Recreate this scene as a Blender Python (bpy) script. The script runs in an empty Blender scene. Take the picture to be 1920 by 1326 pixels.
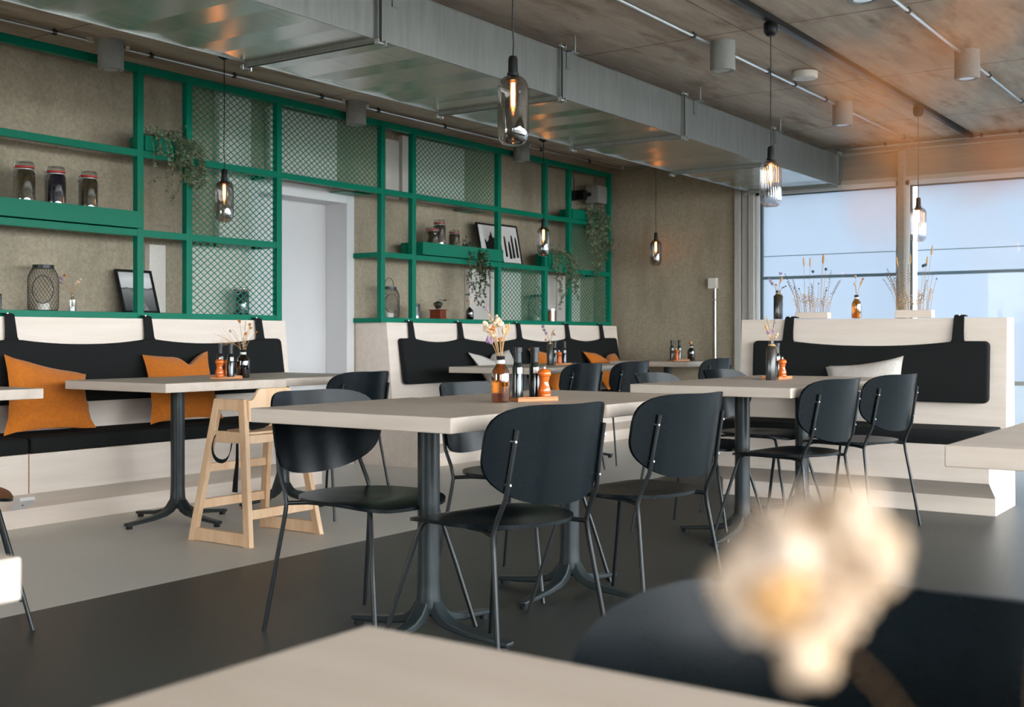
import bpy, math, random
from mathutils import Vector, Matrix
PI = math.pi
R = math.radians
C = bpy.context.scene.collection
SC = bpy.context.scene

# ------------------------------------------------------------------ camera
FPX, HORIZON, CAM_H = 2182.0, 632.0, 0.975
YAW = math.atan((2468 - 960) / FPX)
cam_d = bpy.data.cameras.new('camera')
cam = bpy.data.objects.new('camera', cam_d); C.objects.link(cam)
cam.location = (0, 0, CAM_H)
cam.rotation_euler = (R(90), 0, YAW - R(90))
cam_d.sensor_width = 36; cam_d.lens = FPX / 1920 * 36
cam_d.shift_y = -(663 - HORIZON) / 1920
cam_d.clip_start = 0.01; cam_d.clip_end = 100
cam_d.dof.use_dof = True; cam_d.dof.focus_distance = 4.3; cam_d.dof.aperture_fstop = 7.0
SC.camera = cam

# ------------------------------------------------------------------ light
SC.view_settings.view_transform = 'Standard'; SC.view_settings.look = 'None'
SC.view_settings.gamma = 1; SC.view_settings.use_curve_mapping = False
SC.view_settings.exposure = 0.62
SC.render.film_transparent = False
cy = SC.cycles
cy.use_denoising = True; cy.max_bounces = 8; cy.diffuse_bounces = 4; cy.glossy_bounces = 4
cy.transparent_max_bounces = 12; cy.transmission_bounces = 6
cy.sample_clamp_indirect = 6; cy.caustics_reflective = False; cy.caustics_refractive = False

w = bpy.data.worlds.new('world'); SC.world = w; w.use_nodes = True
nt = w.node_tree; nt.nodes.clear()
wo = nt.nodes.new('ShaderNodeOutputWorld'); bg = nt.nodes.new('ShaderNodeBackground')
tc = nt.nodes.new('ShaderNodeTexCoord'); sx = nt.nodes.new('ShaderNodeSeparateXYZ'); cr = nt.nodes.new('ShaderNodeValToRGB')
nt.links.new(tc.outputs['Generated'], sx.inputs[0]); mrw = nt.nodes.new('ShaderNodeMapRange'); mrw.inputs[1].default_value = -1; mrw.inputs[2].default_value = 1
dp = nt.nodes.new('ShaderNodeVectorMath'); dp.operation = 'DOT_PRODUCT'; dp.inputs[1].default_value = (0.78, 0.62, 0.0)
nt.links.new(tc.outputs['Generated'], dp.inputs[0]); nt.links.new(dp.outputs['Value'], mrw.inputs[0]); nt.links.new(mrw.outputs[0], cr.inputs[0])
e = cr.color_ramp.elements
e[0].position = 0.30; e[0].color = (0.885, 0.955, 1.0, 1)   # bright hazy sky on the window side, dimmer behind the screens
e[1].position = 0.85; e[1].color = (0.245, 0.255, 0.27, 1)
nt.links.new(cr.outputs[0], bg.inputs[0]); bg.inputs[1].default_value = 12.0
nt.links.new(bg.outputs[0], wo.inputs[0])

def portal(loc, rot, sx_, sy_):
    l = bpy.data.lights.new('window_portal', 'AREA'); l.shape = 'RECTANGLE'; l.size = sx_; l.size_y = sy_
    l.cycles.is_portal = True
    o = bpy.data.objects.new('window_portal', l); C.objects.link(o); o.location = loc; o.rotation_euler = rot
portal((4.0, -2.98, 1.5), (R(-90), 0, 0), 12.6, 2.05)
portal((-2.58, 4.3, 1.5), (0, R(90), 0), 1.5, 1.8)  # this and the next portal cover the added rear fill openings
portal((-2.58, -1.6, 1.5), (0, R(90), 0), 1.5, 1.6)

# ------------------------------------------------------------------ materials
def srgb(r, g, b):
    f = lambda c: (c / 255 / 12.92) if c / 255 <= 0.04045 else ((c / 255 + 0.055) / 1.055) ** 2.4
    return (f(r), f(g), f(b), 1)
def mat(name, col, rough=0.6, metal=0.0, spec=0.5, var=0.0, scale=(8, 8, 8), bump=0.0, detail=4, col2=None, coat=0.0, sheen=0.0, rvar=0.0):
    m = bpy.data.materials.new(name); m.use_nodes = True
    nt = m.node_tree; b = nt.nodes['Principled BSDF']
    b.inputs['Base Color'].default_value = col
    b.inputs['Roughness'].default_value = rough; b.inputs['Metallic'].default_value = metal
    b.inputs['Specular IOR Level'].default_value = spec
    b.inputs['Coat Weight'].default_value = coat; b.inputs['Sheen Weight'].default_value = sheen
    if var or bump or col2 or rvar:
        t = nt.nodes.new('ShaderNodeTexCoord'); mp = nt.nodes.new('ShaderNodeMapping')
        mp.inputs['Scale'].default_value = scale
        n = nt.nodes.new('ShaderNodeTexNoise'); n.inputs['Scale'].default_value = 1.0; n.inputs['Detail'].default_value = detail
        n.inputs['Roughness'].default_value = 0.62
        nt.links.new(t.outputs['Object'], mp.inputs[0]); nt.links.new(mp.outputs[0], n.inputs['Vector'])
        r = nt.nodes.new('ShaderNodeValToRGB')
        c2 = col2 if col2 else tuple([c * (1 - var) for c in col[:3]] + [1])
        r.color_ramp.elements[0].position = 0.33; r.color_ramp.elements[0].color = c2
        r.color_ramp.elements[1].position = 0.66; r.color_ramp.elements[1].color = col
        nt.links.new(n.outputs['Fac'], r.inputs[0]); nt.links.new(r.outputs[0], b.inputs['Base Color'])
        if bump:
            bp = nt.nodes.new('ShaderNodeBump'); bp.inputs['Strength'].default_value = bump; bp.inputs['Distance'].default_value = 0.01
            nt.links.new(n.outputs['Fac'], bp.inputs['Height']); nt.links.new(bp.outputs[0], b.inputs['Normal'])
        if rvar:
            mr = nt.nodes.new('ShaderNodeMapRange'); mr.inputs[3].default_value = rough - rvar; mr.inputs[4].default_value = rough + rvar
            nt.links.new(n.outputs['Fac'], mr.inputs[0]); nt.links.new(mr.outputs[0], b.inputs['Roughness'])
    return m
def add_layer(m, col, scale, lo, hi, detail=6, fac=1.0):
    """a second noise layer of stains over the base colour"""
    nt = m.node_tree; b = nt.nodes['Principled BSDF']
    src = b.inputs['Base Color'].links[0].from_socket if b.inputs['Base Color'].links else None
    t = nt.nodes.new('ShaderNodeTexCoord'); mp = nt.nodes.new('ShaderNodeMapping'); mp.inputs['Scale'].default_value = scale
    n = nt.nodes.new('ShaderNodeTexNoise'); n.inputs['Scale'].default_value = 1; n.inputs['Detail'].default_value = detail; n.inputs['Roughness'].default_value = .65
    nt.links.new(t.outputs['Object'], mp.inputs[0]); nt.links.new(mp.outputs[0], n.inputs['Vector'])
    mr = nt.nodes.new('ShaderNodeMapRange'); mr.inputs[1].default_value = lo; mr.inputs[2].default_value = hi; mr.inputs[3].default_value = 0; mr.inputs[4].default_value = fac
    nt.links.new(n.outputs['Fac'], mr.inputs[0])
    mx = nt.nodes.new('ShaderNodeMixRGB'); mx.inputs[2].default_value = col
    nt.links.new(mr.outputs[0], mx.inputs[0])
    if src: nt.links.new(src, mx.inputs[1])
    else: mx.inputs[1].default_value = b.inputs['Base Color'].default_value
    nt.links.new(mx.outputs[0], b.inputs['Base Color'])
    return m
def glassy(name, tint, rough=0.02, mixf=0.12, edge=0.5, mx_=.75):
    """thin coloured glass: tinted see-through plus a mirror-like film"""
    m = bpy.data.materials.new(name); m.use_nodes = True; nt = m.node_tree; nt.nodes.clear()
    o = nt.nodes.new('ShaderNodeOutputMaterial'); tr = nt.nodes.new('ShaderNodeBsdfTransparent'); gl = nt.nodes.new('ShaderNodeBsdfGlossy')
    tr.inputs[0].default_value = tint; gl.inputs['Roughness'].default_value = rough
    lw = nt.nodes.new('ShaderNodeLayerWeight'); lw.inputs[0].default_value = edge
    mr = nt.nodes.new('ShaderNodeMapRange'); mr.inputs[3].default_value = mixf; mr.inputs[4].default_value = mx_
    nt.links.new(lw.outputs['Facing'], mr.inputs[0])
    mx = nt.nodes.new('ShaderNodeMixShader')
    nt.links.new(mr.outputs[0], mx.inputs[0]); nt.links.new(tr.outputs[0], mx.inputs[1]); nt.links.new(gl.outputs[0], mx.inputs[2])
    nt.links.new(mx.outputs[0], o.inputs[0])
    return m
def emit(name, col, s):
    m = bpy.data.materials.new(name); m.use_nodes = True; nt = m.node_tree; nt.nodes.clear()
    o = nt.nodes.new('ShaderNodeOutputMaterial'); em = nt.nodes.new('ShaderNodeEmission')
    em.inputs[0].default_value = col; em.inputs[1].default_value = s; nt.links.new(em.outputs[0], o.inputs[0]); return m

WOOD_A, WOOD_B = srgb(232, 217, 204), srgb(223, 207, 192)
M = {}
M['wood'] = mat('pale ply x', WOOD_A, 0.45, col2=WOOD_B, scale=(1.6, 22, 22), bump=0.02)
M['wood_y'] = mat('pale ply y', WOOD_A, 0.45, col2=WOOD_B, scale=(22, 1.6, 22), bump=0.02)
M['table'] = mat('table laminate', srgb(202, 188, 175), 0.45, col2=srgb(188, 173, 158), spec=.3, scale=(14, 2, 14), bump=0.01)
M['oak'] = mat('rubberwood', srgb(230, 196, 160), 0.5, col2=srgb(212, 170, 130), scale=(14, 14, 3), bump=0.03)
M['beech'] = mat('tray wood', srgb(205, 142, 92), 0.5, col2=srgb(180, 118, 72), scale=(10, 60, 60))
M['concrete'] = mat('wall concrete', srgb(172, 159, 138), 0.85, col2=srgb(148, 136, 116), scale=(55, 55, 55), bump=0.25, detail=8)
add_layer(M['concrete'], srgb(96, 86, 70), (2.6, 2.6, .7), .50, .75, fac=.5)
M['ceiling'] = mat('ceiling concrete', srgb(206, 190, 172), 0.8, col2=srgb(180, 160, 140), scale=(2.2, 14, 5), bump=0.1, detail=9)
add_layer(M['ceiling'], srgb(120, 84, 58), (1.3, 5.0, 3), .52, .70, detail=14, fac=.75)
add_layer(M['ceiling'], srgb(176, 166, 154), (5, 5, 3), .52, .66, fac=.5)
M['floor_light'] = mat('light floor', srgb(206, 203, 195), 0.42, col2=srgb(200, 197, 189), scale=(60, 60, 60), rvar=.04)
M['floor_dark'] = mat('dark floor', srgb(56, 58, 56), 0.4, col2=srgb(49, 51, 50), scale=(40, 40, 40), rvar=.06)
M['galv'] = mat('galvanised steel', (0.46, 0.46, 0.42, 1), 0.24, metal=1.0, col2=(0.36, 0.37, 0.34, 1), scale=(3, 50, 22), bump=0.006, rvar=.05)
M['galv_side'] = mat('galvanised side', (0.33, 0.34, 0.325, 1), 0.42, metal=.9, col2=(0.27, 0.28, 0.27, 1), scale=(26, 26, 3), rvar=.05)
M['steel'] = mat('zinc', (0.62, 0.63, 0.62, 1), 0.3, metal=1)
M['dark_steel'] = mat('dark flange', (0.07, 0.075, 0.07, 1), 0.45, metal=.8)
M['green'] = mat('green lacquer', srgb(0, 114, 88), 0.33, spec=.14, var=.06, scale=(5, 5, 5))
M['black_wood'] = mat('black stained ply', (0.0020, 0.0046, 0.0062, 1), 0.27, col2=(0.003, 0.006, 0.008, 1), scale=(3, 60, 60), spec=.17)
M['black_steel'] = mat('black steel', (0.006, 0.008, 0.009, 1), 0.38, spec=.42)
M['column'] = mat('cast column', (0.022, 0.029, 0.031, 1), 0.33, spec=.35, var=.15, scale=(20, 20, 20))
M['fabric'] = mat('charcoal wool', srgb(34, 35, 35), 0.95, col2=srgb(28, 29, 29), scale=(300, 300, 300), bump=.2, spec=.15)
M['orange'] = mat('ochre linen', srgb(206, 116, 20), 0.9, col2=srgb(190, 102, 14), scale=(60, 60, 60), bump=.3, sheen=.15)
M['linen'] = mat('white linen', srgb(214, 206, 198), 0.9, col2=srgb(200, 192, 184), scale=(60, 60, 60), bump=.3)
M['white'] = mat('white paint', srgb(216, 214, 214), 0.55, var=.03, scale=(3, 3, 3))
M['grey_door'] = mat('door paint', srgb(206, 204, 204), 0.5, var=.03, scale=(3, 3, 3))
M['acoustic'] = mat('wood wool board', srgb(236, 228, 220), 0.95, col2=srgb(208, 200, 192), scale=(120, 120, 120), bump=.4, detail=6)
M['frame'] = mat('window frame', srgb(176, 172, 164), 0.45, var=.05, scale=(4, 4, 4))
M['frame_dark'] = mat('gasket', srgb(60, 78, 82), 0.5, var=.05, scale=(4, 4, 4))
M['facade_panel'] = mat('facade panel', srgb(150, 143, 132), 0.6, col2=srgb(140, 133, 122), scale=(40, 3, 30))
M['lamp_grey'] = mat('downlight cement', srgb(150, 150, 146), 0.75, var=.12, scale=(50, 50, 50))
M['cream'] = mat('smoke detector plastic', srgb(222, 216, 206), 0.5, var=.03, scale=(9, 9, 9))
M['black'] = mat('black plastic', (0.008, 0.008, 0.009, 1), 0.4, spec=.25, var=.1, scale=(9, 9, 9))
M['cable'] = mat('black cable', (0.012, 0.012, 0.012, 1), 0.6, var=.1, scale=(9, 9, 9))
M['smoke'] = glassy('smoked glass', (0.52, 0.49, 0.47, 1), .02, .06)
M['clear'] = glassy('clear glass', (0.90, 0.93, 0.93, 1), .02, .07)
M['ribbed'] = glassy('ribbed glass', (0.74, 0.76, 0.78, 1), .05, .09)
M['pane'] = glassy('window pane', (0.93, 0.96, 0.97, 1), .0, .004, edge=.2, mx_=.2)
M['amber'] = glassy('amber glass', (0.72, 0.38, 0.07, 1), .03, .08)
M['brownglass'] = glassy('dark brown glass', (0.10, 0.06, 0.03, 1), .03, .07)
M['darkglass'] = mat('dark green glass', (0.006, 0.010, 0.010, 1), 0.12, spec=.7, var=.1, scale=(9, 9, 9))
M['smokebottle'] = mat('smoke brown bottle', (0.045, 0.036, 0.028, 1), 0.25, spec=.6, col2=(.02, .02, .02, 1), scale=(30, 30, 12))
M['cap'] = mat('black cap', (0.014, 0.016, 0.017, 1), 0.35, spec=.35, var=.1, scale=(9, 9, 9))
M['paper'] = mat('paper label', srgb(214, 212, 208), 0.8, var=.05, scale=(30, 30, 30))
M['mill'] = mat('orange lacquered wood', srgb(214, 106, 26), 0.22, col2=srgb(196, 84, 14), scale=(20, 20, 60), coat=.5)
M['red'] = mat('red rubber', srgb(180, 40, 34), 0.5, var=.1, scale=(9, 9, 9))
M['preserve'] = mat('dark preserve', (0.022, 0.018, 0.012, 1), 0.25, col2=(0.10, 0.07, 0.03, 1), scale=(45, 45, 45), detail=5, coat=.1)
M['plum'] = mat('plum preserve', (0.012, 0.010, 0.016, 1), 0.25, col2=(0.02, 0.016, 0.03, 1), scale=(45, 45, 45), coat=.1)
M['honey'] = mat('honey preserve', (0.45, 0.13, 0.01, 1), 0.25, col2=(0.2, 0.05, 0.01, 1), scale=(45, 45, 45), coat=.1)
M['leaf'] = mat('grey green leaf', srgb(118, 134, 104), 0.55, col2=srgb(66, 88, 66), scale=(40, 40, 40))
M['leaf2'] = mat('dark green leaf', srgb(58, 82, 56), 0.55, col2=srgb(30, 50, 34), scale=(40, 40, 40))
M['stem'] = mat('dry stem', srgb(186, 146, 98), 0.8, var=.2, scale=(40, 40, 40))
M['puff'] = mat('pale dry flower', srgb(228, 206, 182), 0.9, col2=srgb(206, 172, 138), scale=(90, 90, 90))
M['ivory'] = mat('ivory bloom', srgb(206, 190, 176), 0.9, col2=srgb(192, 162, 130), scale=(60, 60, 60))
M['straw'] = mat('straw ear', srgb(206, 164, 112), 0.9, col2=srgb(188, 140, 88), scale=(90, 90, 90))
M['rust'] = mat('rust dry leaf', srgb(200, 130, 62), 0.9, col2=srgb(168, 96, 40), scale=(60, 60, 60))
M['lilac'] = mat('lilac dry flower', srgb(176, 148, 178), 0.9, col2=srgb(140, 108, 130), scale=(90, 90, 90))
M['blue'] = mat('blue thistle', srgb(70, 108, 120), 0.8, col2=srgb(46, 78, 92), scale=(90, 90, 90))
M['navy'] = mat('dark seed', srgb(62, 76, 92), 0.8, var=.2, scale=(90, 90, 90))
M['twine'] = mat('twine', srgb(196, 156, 108), 0.9, var=.2, scale=(200, 200, 200))
M['mahogany'] = mat('grinder wood', srgb(122, 50, 26), 0.4, col2=srgb(96, 36, 18), scale=(60, 10, 60))
M['pewter'] = mat('pewter', (0.30, 0.28, 0.24, 1), 0.35, metal=1)
M['rattan'] = mat('sun screen cloth', srgb(214, 216, 220), 0.9, var=.03, scale=(60, 60, 60))
M['paving'] = mat('outdoor paving', srgb(176, 176, 172), 0.8, var=.1, scale=(3, 3, 3))
# screen cloth outside the window lets daylight through
m = M['rattan']; nt = m.node_tree; b = nt.nodes['Principled BSDF']; o = nt.nodes['Material Output']
tl = nt.nodes.new('ShaderNodeBsdfTranslucent'); tl.inputs[0].default_value = srgb(197, 203, 213)
mx = nt.nodes.new('ShaderNodeMixShader'); mx.inputs[0].default_value = .55
nt.links.new(b.outputs[0], mx.inputs[1]); nt.links.new(tl.outputs[0], mx.inputs[2]); nt.links.new(mx.outputs[0], o.inputs[0])
GLOW = emit('glowing filament', (1.0, 0.36, 0.08, 1), 62)
m = glassy('lit bulb glass', (1, .92, .80, 1), .02, .05); M['bulb'] = m; nt = m.node_tree
em = nt.nodes.new('ShaderNodeEmission'); em.inputs[0].default_value = (1.0, .30, .06, 1); em.inputs[1].default_value = .35
ad = nt.nodes.new('ShaderNodeAddShader'); o = [n for n in nt.nodes if n.type == 'OUTPUT_MATERIAL'][0]; l = o.inputs[0].links[0].from_socket
nt.links.new(l, ad.inputs[0]); nt.links.new(em.outputs[0], ad.inputs[1]); nt.links.new(ad.outputs[0], o.inputs[0])
HALO = emit('bulb glow', (1.0, 0.36, 0.08, 1), 9)

# ------------------------------------------------------------------ mesh helpers
class MB:
    def __init__(s): s.v = []; s.f = []
    def box(s, x0, x1, y0, y1, z0, z1):
        n = len(s.v)
        s.v += [(x0, y0, z0), (x1, y0, z0), (x1, y1, z0), (x0, y1, z0), (x0, y0, z1), (x1, y0, z1), (x1, y1, z1), (x0, y1, z1)]
        s.f += [tuple(n + i for i in q) for q in ((0, 3, 2, 1), (4, 5, 6, 7), (0, 1, 5, 4), (1, 2, 6, 5), (2, 3, 7, 6), (3, 0, 4, 7))]
        return s
    def prism(s, pts, fn, a, b):
        """pts: 2D outline; fn(p, t) -> 3D point; extruded from a to b"""
        n = len(s.v); k = len(pts)
        s.v += [fn(p, a) for p in pts] + [fn(p, b) for p in pts]
        s.f.append(tuple(n + i for i in range(k))[::-1]); s.f.append(tuple(n + k + i for i in range(k)))
        for i in range(k):
            j = (i + 1) % k; s.f.append((n + i, n + j, n + k + j, n + k + i))
        return s
    def tube(s, pts, r, n=8, caps=True):
        P = [Vector(p) for p in pts]; rs = r if isinstance(r, (list, tuple)) else [r] * len(P)
        base = len(s.v); up = None
        for i, p in enumerate(P):
            d = (P[min(i + 1, len(P) - 1)] - P[max(i - 1, 0)]).normalized()
            if up is None:
                up = Vector((0, 0, 1)) if abs(d.z) < .9 else Vector((1, 0, 0))
            x = d.cross(up)
            if x.length < 1e-6: x = d.orthogonal()
            x.normalize(); y = x.cross(d).normalized(); up = y
            for k in range(n):
                a = 2 * PI * k / n
                s.v.append(tuple(p + (x * math.cos(a) + y * math.sin(a)) * rs[i]))
        for i in range(len(P) - 1):
            for k in range(n):
                a0 = base + i * n + k; a1 = base + i * n + (k + 1) % n
                s.f.append((a0, a1, a1 + n, a0 + n))
        if caps:
            s.f.append(tuple(base + k for k in range(n))[::-1]); s.f.append(tuple(base + (len(P) - 1) * n + k for k in range(n)))
        return s
    def ribbon(s, pts, wid, thick, side):
        """flat bar swept along pts; side = direction of its width"""
        P = [Vector(p) for p in pts]; sd = Vector(side).normalized(); base = len(s.v)
        ws = wid if isinstance(wid, (list, tuple)) else [wid] * len(P); ts = thick if isinstance(thick, (list, tuple)) else [thick] * len(P)
        for i, p in enumerate(P):
            d = (P[min(i + 1, len(P) - 1)] - P[max(i - 1, 0)]).normalized(); nn = sd.cross(d).normalized()
            a = sd * ws[i] / 2; b = nn * ts[i] / 2
            s.v += [tuple(p - a - b), tuple(p + a - b), tuple(p + a + b), tuple(p - a + b)]
        for i in range(len(P) - 1):
            for k in range(4):
                a0 = base + i * 4 + k; a1 = base + i * 4 + (k + 1) % 4
                s.f.append((a0, a1, a1 + 4, a0 + 4))
        s.f.append((base + 3, base + 2, base + 1, base)); q = base + (len(P) - 1) * 4; s.f.append((q, q + 1, q + 2, q + 3))
        return s
    def lathe(s, prof, c=(0, 0, 0), n=24, ribs=0, ribamp=0, sx=1, sy=1):
        base = len(s.v)
        for (r, z) in prof:
            for k in range(n):
                a = 2 * PI * k / n; rr = r * (1 + (ribamp * math.cos(ribs * a) if ribs else 0))
                s.v.append((c[0] + rr * math.cos(a) * sx, c[1] + rr * math.sin(a) * sy, c[2] + z))
        for i in range(len(prof) - 1):
            for k in range(n):
                a0 = base + i * n + k; a1 = base + i * n + (k + 1) % n
                s.f.append((a0, a1, a1 + n, a0 + n))
        if prof[0][0] > 1e-5: s.f.append(tuple(base + k for k in range(n))[::-1])
        if prof[-1][0] > 1e-5: s.f.append(tuple(base + (len(prof) - 1) * n + k for k in range(n)))
        return s
    def ball(s, c, r, n=8, sz=1.0):
        m = max(4, n // 2 + 1)
        return s.lathe([(r * math.sin(PI * i / m) + 1e-6, -r * sz * math.cos(PI * i / m)) for i in range(m + 1)], c, n)
    def quad(s, a, b, c, d):
        n = len(s.v); s.v += [tuple(a), tuple(b), tuple(c), tuple(d)]; s.f.append((n, n + 1, n + 2, n + 3)); return s
    def xform(s, Mx):
        s.v = [tuple(Mx @ Vector(v)) for v in s.v]; return s
    def build(s, name, material, parent=None, smooth=False, bevel=0, seg=2):
        me = bpy.data.meshes.new(name); me.from_pydata(s.v, [], s.f); me.validate(); me.update()
        if smooth:
            me.polygons.foreach_set('use_smooth', [True] * len(me.polygons))
            try: me.set_sharp_from_angle(angle=R(42))
            except Exception: pass
        me.materials.append(material)
        o = bpy.data.objects.new(name, me); C.objects.link(o)
        if parent: o.parent = parent
        if bevel:
            b = o.modifiers.new('bevel', 'BEVEL'); b.width = bevel; b.segments = seg; b.limit_method = 'ANGLE'; b.angle_limit = R(40)
        return o
def tag(o, label=None, cat=None, group=None, kind=None):
    if label: o['label'] = label
    if cat: o['category'] = cat
    if group: o['group'] = group
    if kind: o['kind'] = kind
    return o
def empty(name, loc=(0, 0, 0), rz=0.0, label=None, cat=None, group=None):
    o = bpy.data.objects.new(name, None); C.objects.link(o); o.location = loc; o.rotation_euler = (0, 0, rz)
    o.empty_display_size = .1
    return tag(o, label, cat, group)
def copy_tree(o, parent=None):
    c = o.copy(); C.objects.link(c)
    if parent: c.parent = parent
    for ch in list(o.children): copy_tree(ch, c)
    return c
def struct(name, mb, m, parent=None, smooth=False, bevel=0):
    o = mb.build(name, m, parent, smooth, bevel)
    if not parent: o['kind'] = 'structure'
    return o
def bez(p0, p1, p2, p3, n=8):
    P = [Vector(p) for p in (p0, p1, p2, p3)]; out = []
    for i in range(n + 1):
        t = i / n; out.append(tuple(P[0] * (1 - t) ** 3 + P[1] * 3 * t * (1 - t) ** 2 + P[2] * 3 * t * t * (1 - t) + P[3] * t ** 3))
    return out

# ------------------------------------------------------------------ room shell
XF, YL, ZC, YR, XB, SPLIT = 10.30, 6.10, 2.68, -3.0, -2.6, 3.75
struct('floor', MB().box(XB, XF + .35, YR - .2, SPLIT, -.1, 0), M['floor_dark'])
struct('floor', MB().box(XB, XF + .35, SPLIT, YL + .2, -.1, 0), M['floor_light'])
cl = struct('ceiling', MB().box(XB, XF + .1, YR - .2, YL + .2, ZC, ZC + .2), M['ceiling'])
J = MB()                                   # formwork joints: shallow dark strips proud of the slab by a hair
for x in (-1.1, 1.4, 3.9, 6.05, 7.65, 9.25): J.box(x, x + .006, YR, YL, ZC - .0006, ZC + .01)
for y in (-.4, .85, 2.62, 4.9): J.box(XB, XF, y, y + .004, ZC - .0006, ZC + .01)
struct('trim_ceiling', J, mat('formwork joint', srgb(84, 68, 54), .9, var=.2, scale=(9, 9, 9)), cl)
# left wall with the deep door opening (X 5.72-6.62)
DX0, DX1, DZ = 5.69, 6.60, 2.00
W = MB().box(XB, DX0, YL, YL + .4, 0, ZC).box(DX1, XF + .2, YL, YL + .4, 0, ZC).box(DX0, DX1, YL, YL + .4, DZ, ZC)
struct('wall_left', W, M['concrete'])
dr = MB().box(DX0, DX1, YL + .21, YL + .26, 0, DZ)
d = struct('door_1', dr, M['grey_door'])
MB().box(DX0 - .09, DX0 + .006, YL - .012, YL + .21, 0, DZ + .09).box(DX1 - .006, DX1 + .075, YL - .012, YL + .21, 0, DZ + .09).box(DX0 + .006, DX1 - .006, YL - .012, YL + .21, DZ - .006, DZ + .09).build('door_frame', M['white'], d, bevel=.003)
MB().tube([(DX0 + .10, YL + .21, 1.02), (DX0 + .10, YL + .15, 1.02), (DX0 + .22, YL + .15, 1.02)], .009).build('door_handle', M['steel'], d, True)
# far wall: concrete beside the glazed facade
struct('wall_far', MB().box(XF, XF + .3, 4.53, YL, 0, ZC), M['concrete'])
struct('wall_far', MB().box(XF + .02, XF + .3, YR - .1, 4.53, 2.36, ZC), M['facade_panel'])
tr = MB()
for y0, y1, dx in ((4.47, 4.53, .05), (4.40, 4.46, .03), (4.335, 4.39, .05)): tr.box(XF - dx, XF + .25, y0, y1, 0, 2.62)
struct('trim_1', tr, M['frame'], bevel=.004)
struct('trim_2', MB().box(XF - .02, XF + .1, YR, 4.33, 2.34, 2.375).box(XF - .02, XF + .02, YR, 4.4, 2.60, 2.615), M['frame'])
# two big panes (and two more out of frame) with frames, gaskets, and sun screens outside
WY = [(4.33, 3.00), (2.945, 1.0), (.94, -1.0), (-1.06, -2.9)]
for i, (ya, yb) in enumerate(WY):
    f = MB().box(XF, XF + .09, ya - .028, ya, 0, 2.34).box(XF, XF + .09, yb, yb + .03, 0, 2.34).box(XF, XF + .09, yb, ya, 2.30, 2.34).box(XF, XF + .09, yb, ya, 0, .05)
    wn = struct('window_%d' % (i + 1), f, M['white'])
    g = MB().box(XF + .03, XF + .06, ya - .045, ya - .028, .05, 2.30).box(XF + .03, XF + .06, yb + .03, ya - .028, 2.288, 2.30)
    g.build('gasket', M['frame_dark'], wn)
    MB().box(XF + .044, XF + .050, yb + .03, ya - .045, .05, 2.288).build('pane', M['pane'], wn)
    mu = MB().box(XF - .05, XF + .12, yb - .055, yb, 0, 2.62)
    struct('trim_%d' % (i + 3), mu, M['facade_panel'], bevel=.004)
SCR = [('outdoor sun screen behind the window beside the concrete wall', 4.34, 3.02), ('outdoor sun screen behind the window right of the mullion', 2.90, 1.02), ('outdoor sun screen out past the bench end', .82, -1.0)]
for lb, ya, yb in SCR:
    so = MB().box(XF + .20, XF + .203, yb, ya, .60, 2.42).build('window_blind', M['rattan'])
    tag(so, lb, 'window blind', 'sun screens outside the windows')
    MB().box(XF + .18, XF + .198, yb, ya, 1.520, 1.548).box(XF + .185, XF + .198, yb, ya, 1.737, 1.743).build('batten', mat('screen batten', srgb(120, 140, 150), .5, var=.05, scale=(5, 5, 5)), so)
    MB().box(XF + .17, XF + .23, yb, ya, .565, .60).build('hem_bar', M['frame'], so)
# right side: glazed wall (daylight source), rear wall with two openings added for fill light
W = MB().box(XB, XF, YR - .2, YR, 2.5, ZC).box(XB, -2.2, YR - .2, YR, 0, 2.5).box(-2.2, XF, YR - .2, YR, 0, .45)
struct('wall_right', W, M['concrete'])
f = MB()
for x in (-2.2, 0.2, 2.6, 5.0, 7.4, 9.8): f.box(x, x + .06, YR - .1, YR, .45, 2.5)
f.box(-2.2, XF, YR - .1, YR, 2.45, 2.5).box(-2.2, XF, YR - .1, YR, .45, .51)
struct('window_6', f, M['frame'])
struct('wall_rear', MB().box(XB - .2, XB, YR - .2, -2.4, 0, ZC).box(XB - .2, XB, -.8, 3.4, 0, ZC).box(XB - .2, XB, 5.2, YL + .4, 0, ZC).box(XB - .2, XB, 3.4, 5.2, 2.25, ZC).box(XB - .2, XB, 3.4, 5.2, 0, .75).box(XB - .2, XB, -2.4, -.8, 2.25, ZC).box(XB - .2, XB, -2.4, -.8, 0, .75), M['concrete'])
f = MB()
for i, (ya, yb) in enumerate(((3.4, 5.2), (-2.4, -.8))):  # frames of the two invented rear openings, added to brighten camera-side faces
    f = MB().box(XB - .1, XB, ya, ya + .06, .75, 2.25).box(XB - .1, XB, yb - .06, yb, .75, 2.25)
    f.box(XB - .1, XB, ya, yb, 2.20, 2.25).box(XB - .1, XB, ya, yb, .75, .81)
    struct('window_%d' % (7 + i), f, M['frame'])
struct('ground', MB().box(-80, 120, -120, YR - .2, -.3, -.12).box(XF + .35, 120, YR - .2, 90, -.3, -.12).box(-80, XB - .2, YR - .2, 90, -.3, -.12), M['paving'])
struct('added_low_wall', MB().box(12.6, 12.8, -6, 8, -.12, .60), mat('added wall render', srgb(120, 126, 134), .8, var=.1, scale=(5, 5, 5)))  # invented dark wall, masks the overbright ground below the screens

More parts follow.
